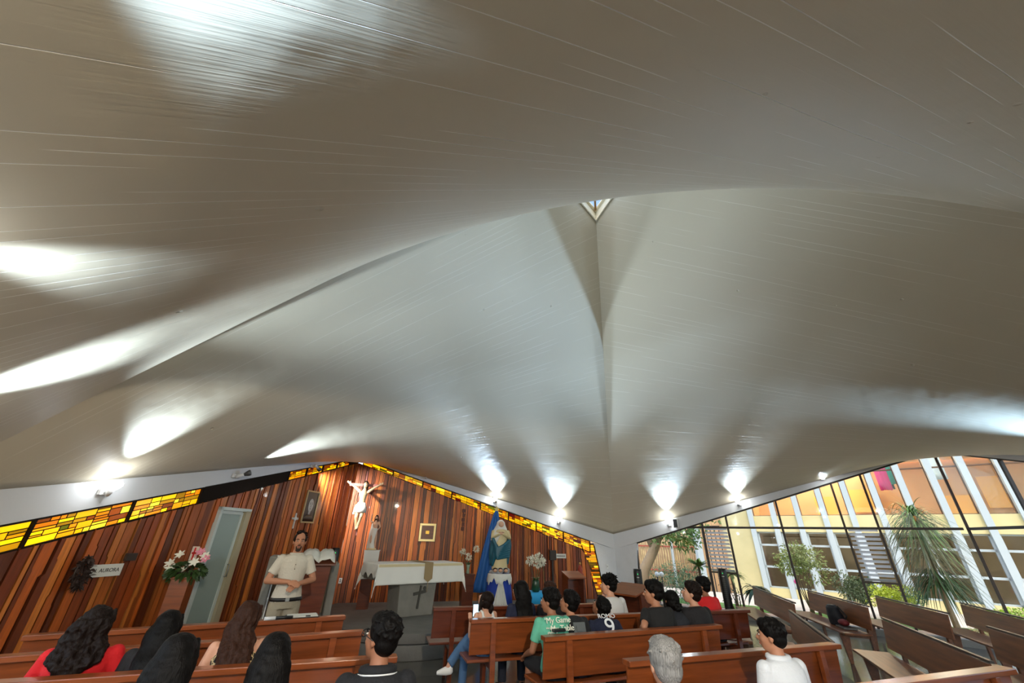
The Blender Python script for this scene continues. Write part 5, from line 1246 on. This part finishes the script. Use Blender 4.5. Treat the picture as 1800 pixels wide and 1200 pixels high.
# --- middle block, third pew
tee_g = cl('green_tee', (96, 176, 146))
def back_text(I, lines, m_, size, d0=.36, dx=0, tilt=0):
    for i, (t, dd, sx, sz) in enumerate(lines):
        p, tt = I['sp'](d0 - dd); 
        yv = V((0, -1, 0)); 
        ny = V((0, -tt.z, tt.y)).normalized() * .150
        mtx = Matrix.Translation(p + ny + V((dx + sx, 0, 0))) @ Matrix.Rotation(-math.asin(max(-1, min(1, tt.y))), 4, 'X') @ Matrix.Rotation(PI / 2, 4, 'X') @ Matrix.Rotation(tilt, 4, 'Z')
        text_mesh('shirt_lettering', t, sz, m_, I['root'], mtx, .004)
wl2 = mat('print_cream', srgb(236, 232, 214), .8)
person((967, 1033, 5.02), YR + rad(4), 'boy in a mint green t-shirt printed My Game My Table across the back', tee_g, skin=skinC, hy=rad(40), lean=.18, pants=cl('shorts_black', (24, 24, 28)), skirt='shorts', width=1.08, pew=((.39, 4.74), (2.57, 5.61)), hs=1.12,
       arms={-1: (V((-.26, .10, .70)), V((-.22, .38, .60))), 1: (V((.25, .1, .70)), V((.1, .34, .62)))}, extras={'fn': lambda I: back_text(I, [('\u2018My Game', -.07, -.01, .085), ('My Table', .01, .04, .085), ('the game', .0, -.12, .03), ('players', .04, -.12, .03)], wl2, .06)})
person((1000, 1037, 5.15), YR, 'boy in a black t-shirt with a faded grey square print between green and jersey', cl('black_tee', (22, 22, 24)), skin=skinA, hy=rad(45), hp=rad(-16), lean=.30, extras={'fn': lambda I: (lambda p: obj('grey_print', (lambda b: (box(b, (0, 0, 0), (.16, .012, .17)), box(b, (.0, -.008, .02), (.09, .012, .06)), b)[2])(B()), mat('faded_print', srgb(92, 96, 96), .9), I['root'], False, None).data.transform(Matrix.Translation(p + V((0.02, -.142, 0))) @ Matrix.Rotation(-.3, 4, 'X')))(I['sp'](.37)[0])}, pew=((.39, 4.74), (2.57, 5.61)), hs=1.12)
def jersey(I):
    m_ = mat('print_white', srgb(222, 222, 224), .8)
    back_text(I, [('ROMO', -.085, 0, .085)], m_, .08, d0=.36); p, tt = I['sp'](.31)
    mm = Matrix.Translation(p + V((0, -tt.z, tt.y)).normalized() * .152) @ Matrix.Rotation(-math.asin(tt.y), 4, 'X') @ Matrix.Rotation(PI / 2, 4, 'X'); text_mesh('number', '9', .30, m_, I['root'], mm, .004)
person((1055, 1047, 5.2), YR - rad(6), 'boy bending forward in a navy jersey with a big white number 9', cl('navy_jersey', (18, 24, 50)), skin=skinC, hy=rad(30), hp=rad(-36), lean=.48, extras={'fn': jersey}, width=1.08, pew=((.39, 4.74), (2.57, 5.61)), hs=1.12)
person((1146, 1019, 5.5), YR, 'boy in a black t-shirt in profile with his bare elbow on the pew rail', cl('black_tee2', (26, 24, 24)), skin=skinA, hy=rad(50), lean=.12, arms={-1: (V((-.30, -.06, .86)), V((-.16, .2, .80))), 1: (V((.24, .06, .71)), V((.1, .3, .62)))}, width=1.05, pew=((.39, 4.74), (2.57, 5.61)), hs=1.12)
person((1176, 1035, 5.62), YR - rad(14), 'person with a messy dark bun bending forward in a charcoal shirt', cl('charcoal', (36, 36, 42)), skin=skinA, hair=HB, style='bun', hy=rad(20), hp=rad(-14), lean=.36, fem=True, width=1.15, pew=((.39, 4.74), (2.57, 5.61)), hs=1.12)
person((1213, 1021, 5.8), YR, 'boy in a dark shirt in profile beside the red shirt', cl('black_tee3', (28, 24, 26)), skin=skinB, hair=HD, hy=rad(52), hp=rad(-14), lean=.14, pew=((.39, 4.74), (2.57, 5.61)), hs=1.12)
# --- nearest pew of the middle block
person((1164, 1118, 2.62), YR - rad(6), 'grey haired man seen from behind at the bottom of the picture', cl('grey_shirt', (150, 150, 152)), skin=skinB, hair=HG, style='grey', lean=.1, width=1.1, hy=rad(-8), pew=((.3, 2.08), (2.8, 2.9)), hs=1.0)
def hood(I):
    bm = B(); nb, t = I['sp'](.49); tube(bm, [nb + V((math.cos(a * PI / 10) * .078, math.sin(a * PI / 10) * .066, .012)) for a in range(21)], .024, 8); obj('collar', bm, cl('white_shirt', (222, 224, 228)), I['root'], True)
person((1350, 1086, 3.6), YR - rad(4), 'man in a white long sleeved shirt at lower right', cl('white_shirt', (222, 224, 228)), skin=skinA, hy=rad(40), lean=.1, sleeve='long', extras={'fn': hood}, width=1.0, pew=((.55, 2.78), (4.22, 4.05)), hs=1.0)
# --- the standing man
def priest_x(I):
    rt = I['root']; sp = I['sp']; lm = mat('polo_beige', srgb(196, 188, 174), .85, bump=.3, bscale=50)
    bm = B(); nb, t = sp(.49); tube(bm, [nb + V((math.cos(a * PI / 10) * .074, math.sin(a * PI / 10) * .062, .008)) for a in range(21)], .014, 8); obj('collar', bm, lm, rt, True)
    p, t = sp(.37); q, _ = sp(.47); bm = B(); bar(bm, p + V((0, .128, -.03)), q + V((0, .082, .0)), .03, .008, up=V((1, 0, 0))); obj('placket', bm, lm, rt)
    bm = B()
    for d in (.33, .38, .43): a, _ = sp(d); ell(bm, a + V((0, .130 - max(0, d - .38) * .5, 0)), (.006, .004, .006), seg=8)
    obj('button', bm, mat('button_brown', srgb(90, 80, 70), .5), rt)
    a, _ = sp(.0); bm = B(); loft(bm, [(a + V((0, 0, -.02)), V((.19, 0, 0)), V((0, .140, 0))), (a + V((0, 0, .018)), V((.187, 0, 0)), V((0, .137, 0)))], 28); b = obj('belt', bm, mat('belt_black', srgb(20, 18, 18), .4), rt)
    bm = B(); box(bm, a + V((0, .141, 0)), (.045, .01, .035)); obj('buckle', bm, alum, rt)
pt = at(531, 934, 6.0)
person(pt, rad(-182) + math.atan2(-pt.x, pt.y) * 1 + rad(10), 'standing man in a light beige henley shirt and khaki trousers with clasped hands', mat('polo_beige', srgb(196, 188, 174), .85, bump=.3, bscale=50), skin=skinA, hair=HD, style='priest', stand=True, beard=True, vox=.0065, pants=cl('khaki', (150, 140, 120)),
       arms={-1: (V((-.27, .02, 1.13)), V((-.055, .235, 1.10))), 1: (V((.27, .02, 1.13)), V((.045, .25, 1.13)))}, lean=.02, hy=rad(-6), extras={'fn': priest_x}, width=.96)
# ------------------------------------------------------------------ statues
pl_skin = mat('painted_skin', srgb(216, 170, 140), .4); pl_cream = mat('plaster_cream', srgb(214, 196, 150), .45); pl_teal = mat('plaster_teal', srgb(30, 92, 112), .4); pl_white = mat('plaster_white', srgb(226, 222, 214), .5)
def statue_mary():
    b = at(878, 1000, 11.2); top = at(878, 913, 11.2); H = top.z - b.z; r = empty('statue', (b.x, b.y, b.z), WA.ang * .6, 'statue of a veiled woman in cream and teal robes on a cloud of small heads', 'statue'); r.scale = (1.4, 1.25, 1)
    k = H / 1.3; K = lambda *p: V(p) * k
    def S_(l): return [(V(c) * k, V((a, 0, 0)) * k, V((0, d, 0)) * k) for c, a, d in l]
    bm = B(); loft(bm, S_([((0, 0, 0), .17, .13), ((0, 0, .2), .15, .12), ((.01, 0, .5), .15, .12), ((.01, 0, .75), .13, .10), ((0, 0, .95), .16, .10), ((0, 0, 1.03), .12, .08), ((0, 0, 1.07), .05, .05), ((0, 0, 1.12), .04, .04)]), 24)
    for i in range(9): a = i * .7; limb(bm, [K(math.cos(a) * .13, math.sin(a) * .10, .02), K(math.cos(a) * .11, math.sin(a) * .09, .55)], [.03 * k, .02 * k], 8)
    remesh(obj('robe', bm, pl_cream, r, True), .012)
    bm = B(); ell(bm, K(0, -.015, 1.18), (.055 * k, .062 * k, .08 * k), seg=16); ell(bm, K(0, -.075, 1.17), (.01 * k, .014 * k, .014 * k), seg=8); f_ = obj('face', bm, pl_skin, r, True)
    bm = B()
    for s in (-1, 1): ell(bm, K(s * .02, -.071, 1.19), (.010 * k, .006 * k, .005 * k), seg=8)
    ell(bm, K(0, -.072, 1.143), (.014 * k, .006 * k, .004 * k), seg=8); obj('features', bm, mat('eye_dark', (0, 0, 0)), r, True)
    bm = B(); loft(bm, S_([((-.12, .0, .60), .07, .06), ((-.09, .02, .75), .12, .11), ((-.03, .02, .9), .165, .125), ((0, .03, 1.05), .14, .10), ((0, .02, 1.15), .10, .10), ((0, .015, 1.23), .085, .09), ((0, .01, 1.28), .05, .06), ((0, .01, 1.30), .02, .02)]), 20)
    v_ = obj('veil', bm, pl_white, r, True); remesh(v_, .012)
    bm = B(); ell(bm, K(0, -.05, 1.17), (.062 * k, .06 * k, .085 * k), seg=16); 
    obj('face_opening', bm, pl_skin, r, True)
    bm = B()
    for s in (-1, 1): limb(bm, [K(s * .15, 0, .97), K(s * .18, -.06, .80), K(s * .05, -.13, .90)], [.05 * k, .05 * k, .035 * k], 10)
    remesh(obj('sleeves', bm, pl_cream, r, True), .01)
    bm = B()
    for s in (-1, 1): hand(bm, K(s * .045, -.135, .90), V((-s, -.1, .5)), V((0, 1, 0)), V((0, 0, 1)), .3, .75 * k)
    obj('hands', bm, pl_skin, r, True)
    bm = B()
    for i in range(8):
        u = i / 7; limb(bm, [K(-.17 + .05 * u, -.10, .78 - .03 * i), K(-.08, -.145, .55 - .03 * i), K(.06 - .02 * i, -.15, .62 - .05 * i), K(.17, -.06, .74 - .06 * i)], [.035 * k] * 4, 8)
    limb(bm, [K(-.16, -.02, .70), K(-.17, -.0, .40), K(-.15, 0, .12)], [.06 * k, .07 * k, .06 * k], 10); limb(bm, [K(-.10, -.08, .60), K(-.13, -.08, .30), K(-.16, -.05, .1)], [.05 * k, .05 * k, .03 * k], 10); limb(bm, [K(.17, .02, .95), K(.20, .03, .6), K(.16, .05, .15)], [.04 * k, .05 * k, .04 * k], 10)
    remesh(obj('mantle', bm, pl_teal, r, True), .012)
    bm = B(); random.seed(4)
    for i in range(16): a = i * .39 * 2; ell(bm, K(math.cos(a) * .15, math.sin(a) * .12, -.04 + random.uniform(-.05, .04)), (.07 * k, .06 * k, .06 * k), seg=12)
    remesh(obj('cloud', bm, mat('cloud_grey', srgb(170, 172, 176), .5), r, True), .012)
    for x in (-.11, 0, .11): bm = B(); ell(bm, K(x, -.17, -.02), (.042 * k, .045 * k, .05 * k), seg=14); c = obj('cherub_head', bm, pl_skin, r, True); bm = B(); ell(bm, K(x, -.155, .0), (.046 * k, .045 * k, .048 * k), seg=12); obj('curls', bm, HD, c, True)
    # stand with blue and white cloth
    zb = .15; s_top = b.z - .10 * k
    t = empty('statue_stand', (b.x, b.y, zb), WA.ang * .6, 'stand wrapped in royal blue cloth with a white gathered front under the statue', 'stand')
    h = s_top - zb - .004
    bm = B(); loft(bm, [((0, 0, 0), V((.36, 0, 0)), V((0, .27, 0))), ((0, 0, h * .5), V((.32, 0, 0)), V((0, .25, 0))), ((0, 0, h - .01), V((.27, 0, 0)), V((0, .22, 0))), ((0, 0, h), V((.25, 0, 0)), V((0, .2, 0)))], 32); obj('blue_cloth', bm, mat('royal_blue', srgb(24, 60, 160), .75, bump=.5, bscale=10, bstretch=(4, 4, .3)), t, True)
    bm = B(); n = 26; pr = None
    for i in range(n + 1):
        u = (i / n - .5) * 2; row = []
        for j in range(8):
            v_ = j / 7; wdt = .03 + .17 * (1 - v_); y = -.275 + .05 * v_ - .016 * math.cos(i * 1.5) - (.01 if j else .012); row.append(bm.verts.new((u * wdt, y * math.sqrt(1 - (u * wdt / .4) ** 2), h * .02 + v_ * h * .86)))
        if pr:
            for j in range(7): bm.faces.new((pr[j], pr[j + 1], row[j + 1], row[j]))
        pr = row
    w2 = obj('white_gather', bm, linen, t, True); w2.modifiers.new('s', 'SOLIDIFY').thickness = .006
    bm = B(); pr = None
    for i in range(41):
        a = PI + PI * i / 40; c_, s_ = math.cos(a), math.sin(a); dr = .10 + .12 * abs(math.sin(i * .157 * 1.5 + .2)) + .03 * math.sin(i * 1.3)
        row = [bm.verts.new((c_ * (.285 + .03 * q), s_ * (.235 + .03 * q) - .01, h + .006 - dr * q)) for q in (0, .33, .66, 1)]
        if pr:
            for j in range(3): bm.faces.new((pr[j], pr[j + 1], row[j + 1], row[j]))
        pr = row
    l_ = obj('lace_swag', bm, linen, t, True); l_.modifiers.new('s', 'SOLIDIFY').thickness = .005
    # hanging blue drape with star
    apx = at(873, 898, 11.75); f0 = at(845, 1020, 11.6); f1 = at(880, 1030, 11.9)
    d = empty('blue_drape', (apx.x, apx.y, .15), WA.ang, 'tall blue cloth hung from a point behind the statue and spread at the foot', 'drape'); zt = apx.z - .15
    bm = B(); n = 44; pr = None; zlow = at(850, 1022, 11.6).z - .15
    for i in range(n + 1):
        u = i / n; row = []
        for j in range(15):
            v_ = j / 14; z = zlow * .55 + (zt - zlow * .55) * v_; sp_ = (1 - v_) ** .85
            x0 = -.52 * sp_ - .05; x1 = .22 * sp_ + .05 + (.10 if .3 < v_ < .9 else .0) * 0
            row.append(bm.verts.new((x0 + (x1 - x0) * u, .035 * math.sin(u * 22) * (.3 + sp_) , z)))
        if pr:
            for j in range(14): bm.faces.new((pr[j], pr[j + 1], row[j + 1], row[j]))
        pr = row
    c = obj('cloth', bm, mat('drape_blue', srgb(44, 104, 176), .6), d, True); c.modifiers.new('s', 'SOLIDIFY').thickness = .008
    bm = B(); bar(bm, (0, .05, 0), (0, .05, zt), .03, .03); obj('pole', bm, dark, d)
    bm = B(); vs = []
    for i in range(10): a = PI / 2 + i * PI / 5; rr = .10 if i % 2 == 0 else .04; vs.append((math.cos(a) * rr, math.sin(a) * rr))
    f = [bm.verts.new((x, -.01, zt + .05 + z)) for x, z in vs]; f2 = [bm.verts.new((x, .01, zt + .05 + z)) for x, z in vs]; bm.faces.new(f); bm.faces.new(f2[::-1])
    for i in range(10): bm.faces.new((f[i], f[(i + 1) % 10], f2[(i + 1) % 10], f2[i]))
    obj('star', bm, mat('star_gold', srgb(220, 200, 130), .35, metal=.5), d)
statue_mary()
def fig_joints(r, J, sc, skin_m, vox=.006, fem=False):
    """small sculpted figure from joint positions (metres before scaling)"""
    Q = {k: V(v) * sc for k, v in J.items()}; bm = B(); s = sc
    limb(bm, [Q['pelvis'], Q['waist'], Q['chest'], Q['neck']], [.125 * s, .105 * s, .14 * s, .06 * s], 14); 
    ell(bm, Q['chest'], (.155 * s, .10 * s, .12 * s), seg=16); limb(bm, [Q['neck'], Q['head']], [.05 * s, .05 * s], 10)
    ell(bm, Q['head'], (.075 * s, .09 * s, .11 * s), seg=18)
    for a in 'lr':
        limb(bm, [Q['sh' + a], Q['el' + a], Q['ha' + a]], [.055 * s, .040 * s, .028 * s], 10)
        d = (Q['ha' + a] - Q['el' + a]).normalized(); hand(bm, Q['ha' + a], d, V((0, -1, 0)), V((0, 0, 1)), .5, s)
        limb(bm, [Q['hi' + a], Q['kn' + a], Q['an' + a]], [.085 * s, .055 * s, .036 * s], 10); limb(bm, [Q['an' + a], Q['an' + a] + V((0, -.12, -.05)) * s], [.035 * s, .025 * s], 8)
    return remesh(obj('figure', bm, skin_m, r, True), vox)
def crucifix():
    c = at(642, 852, 11.1); hb = at(629, 930, 11.1); ft = c.z - hb.z
    r = empty('crucifix', c, rad(14), 'wooden crucifix with a painted figure hanging in the ridge corner above the altar', 'crucifix')
    sc = 1.0 * ft / 1.45; wd = mat('cross_wood', srgb(158, 98, 92), .5)
    bm = B(); bar(bm, (0, .05, .36), (0, .05, -ft - .14), .06, .03, up=V((1, 0, 0))); obj('upright', bm, wd, r)
    bm = B(); bar(bm, (-.40, .05, 0), (.36, .05, 0), .03, .07); obj('crossbeam', bm, wd, r)
    J = dict(head=(.03, -.09, .0), neck=(.02, -.03, -.16), chest=(.0, -.03, -.32), waist=(0, -.02, -.52), pelvis=(0, -.02, -.68), shl=(-.15, -.03, -.22), ell=(-.33, .0, -.08), hal=(-.50, .0, .02), shr=(.17, -.03, -.22), elr=(.34, 0, -.08), har=(.50, 0, .02), hil=(-.08, -.02, -.74), knl=(-.10, -.10, -1.08), anl=(-.05, -.02, -1.40), hir=(.08, -.02, -.74), knr=(.06, -.12, -1.06), anr=(.0, -.05, -1.38))
    sk_ = mat('corpus_skin', srgb(206, 178, 140), .4); fig_joints(r, J, sc, sk_, .007)
    bm = B(); loft(bm, [(V((0, -.03, -.92)) * sc, V((.20, 0, 0)) * sc, V((0, .15, 0)) * sc), (V((0, -.03, -.78)) * sc, V((.19, 0, 0)) * sc, V((0, .15, 0)) * sc), (V((0, -.02, -.60)) * sc, V((.14, 0, 0)) * sc, V((0, .12, 0)) * sc)], 18); limb(bm, [V((-.16, -.1, -.7)) * sc, V((-.2, -.08, -.95)) * sc], [.04 * sc, .05 * sc], 8)
    obj('loincloth', bm, pl_white, r, True)
    bm = B(); ell(bm, V((.03, -.06, .04)) * sc, (.085 * sc, .095 * sc, .10 * sc), seg=14); limb(bm, [V((-.03, -.03, -.02)) * sc, V((-.05, -.04, -.18)) * sc], [.04 * sc, .02 * sc], 8); limb(bm, [V((.09, -.03, -.02)) * sc, V((.11, -.04, -.16)) * sc], [.04 * sc, .02 * sc], 8); obj('hair', bm, HD, r, True)
    bm = B(); tube(bm, [V((.03 + math.cos(a * PI / 8) * .095, -.07 + math.sin(a * PI / 8) * .1, .06)) * sc for a in range(17)], .012 * sc, 6); obj('crown', bm, dark, r, True)
    bm = B(); a = r.matrix_basis.inverted() if False else None
    bar(bm, (0, .05, .1), (-.05, .42, .1), .03, .03); obj('wall_bracket', bm, dark, r)
crucifix()
def risen():
    b = at(653, 966, 10.9); top = at(657, 906, 10.9); H = top.z - b.z; sc = H / 1.72
    r = empty('statue', b, rad(8), 'statue of a bare chested man in white drapery with one arm raised behind the altar', 'statue')
    J = dict(head=(.0, -.02, 1.60), neck=(0, 0, 1.44), chest=(0, 0, 1.28), waist=(.02, 0, 1.08), pelvis=(0, 0, .94), shl=(-.17, 0, 1.38), ell=(-.30, -.05, 1.42), hal=(-.27, -.10, 1.72), shr=(.17, 0, 1.38), elr=(.27, -.05, 1.15), har=(.22, -.26, 1.02), hil=(-.09, 0, .9), knl=(-.10, -.10, .52), anl=(-.08, 0, .10), hir=(.09, 0, .9), knr=(.14, -.02, .5), anr=(.14, .06, .10))
    fig_joints(r, J, sc, pl_skin, .007)
    bm = B(); Q = lambda *p: V(p) * sc
    loft(bm, [(Q(-.06, .05, .06), V((.20, 0, 0)) * sc, V((0, .14, 0)) * sc), (Q(-.08, .04, .4), V((.16, 0, 0)) * sc, V((0, .14, 0)) * sc), (Q(-.02, .0, .8), V((.17, 0, 0)) * sc, V((0, .14, 0)) * sc), (Q(0, 0, 1.05), V((.16, 0, 0)) * sc, V((0, .12, 0)) * sc), (Q(0, 0, 1.1), V((.12, 0, 0)) * sc, V((0, .1, 0)) * sc)], 18); limb(bm, [Q(-.16, .05, 1.3), Q(-.2, .08, .8), Q(-.22, .06, .1)], [.06 * sc, .09 * sc, .10 * sc], 10)
    remesh(obj('drapery', bm, pl_white, r, True), .009)
    bm = B(); ell(bm, Q(0, .02, 1.64), (.095 * sc, .10 * sc, .12 * sc), seg=14)
    for s in (-1, 1): limb(bm, [Q(s * .07, .0, 1.62), Q(s * .09, 0, 1.42)], [.04 * sc, .025 * sc], 8)
    obj('hair', bm, HD, r, True); bm = B(); ell(bm, Q(0, -.08, 1.53), (.05 * sc, .035 * sc, .05 * sc), seg=10); obj('beard', bm, HD, r, True)
    bm = B(); loft(bm, [(Q(0, 0, 0), V((.26, 0, 0)) * sc, V((0, .2, 0)) * sc), (Q(0, 0, .08), V((.22, 0, 0)) * sc, V((0, .17, 0)) * sc)], 20); obj('base', bm, pl_cream, r, True)
    t = empty('tabernacle_stand', (b.x, b.y + .02, .15), rad(14), 'white cloth covered stand under the statue behind the altar', 'stand'); h = b.z - .15 - .004
    bm = B(); box(bm, (0, 0, h / 2 - .02), (.26, .26, h - .04)); obj('column', bm, pew_d, t)
    bm = B(); box(bm, (.02, 0, h - .01), (.36, .34, .02)); hexa(bm, [V((-.13, -.178, h - .42)), V((.2, -.178, h - .42)), V((.2, -.17, h - .42)), V((-.13, -.17, h - .42)), V((-.16, -.176, h - .003)), V((.2, -.176, h - .003)), V((.2, -.168, h - .003)), V((-.16, -.168, h - .003))])
    obj('white_cloth', bm, linen, t)
risen()
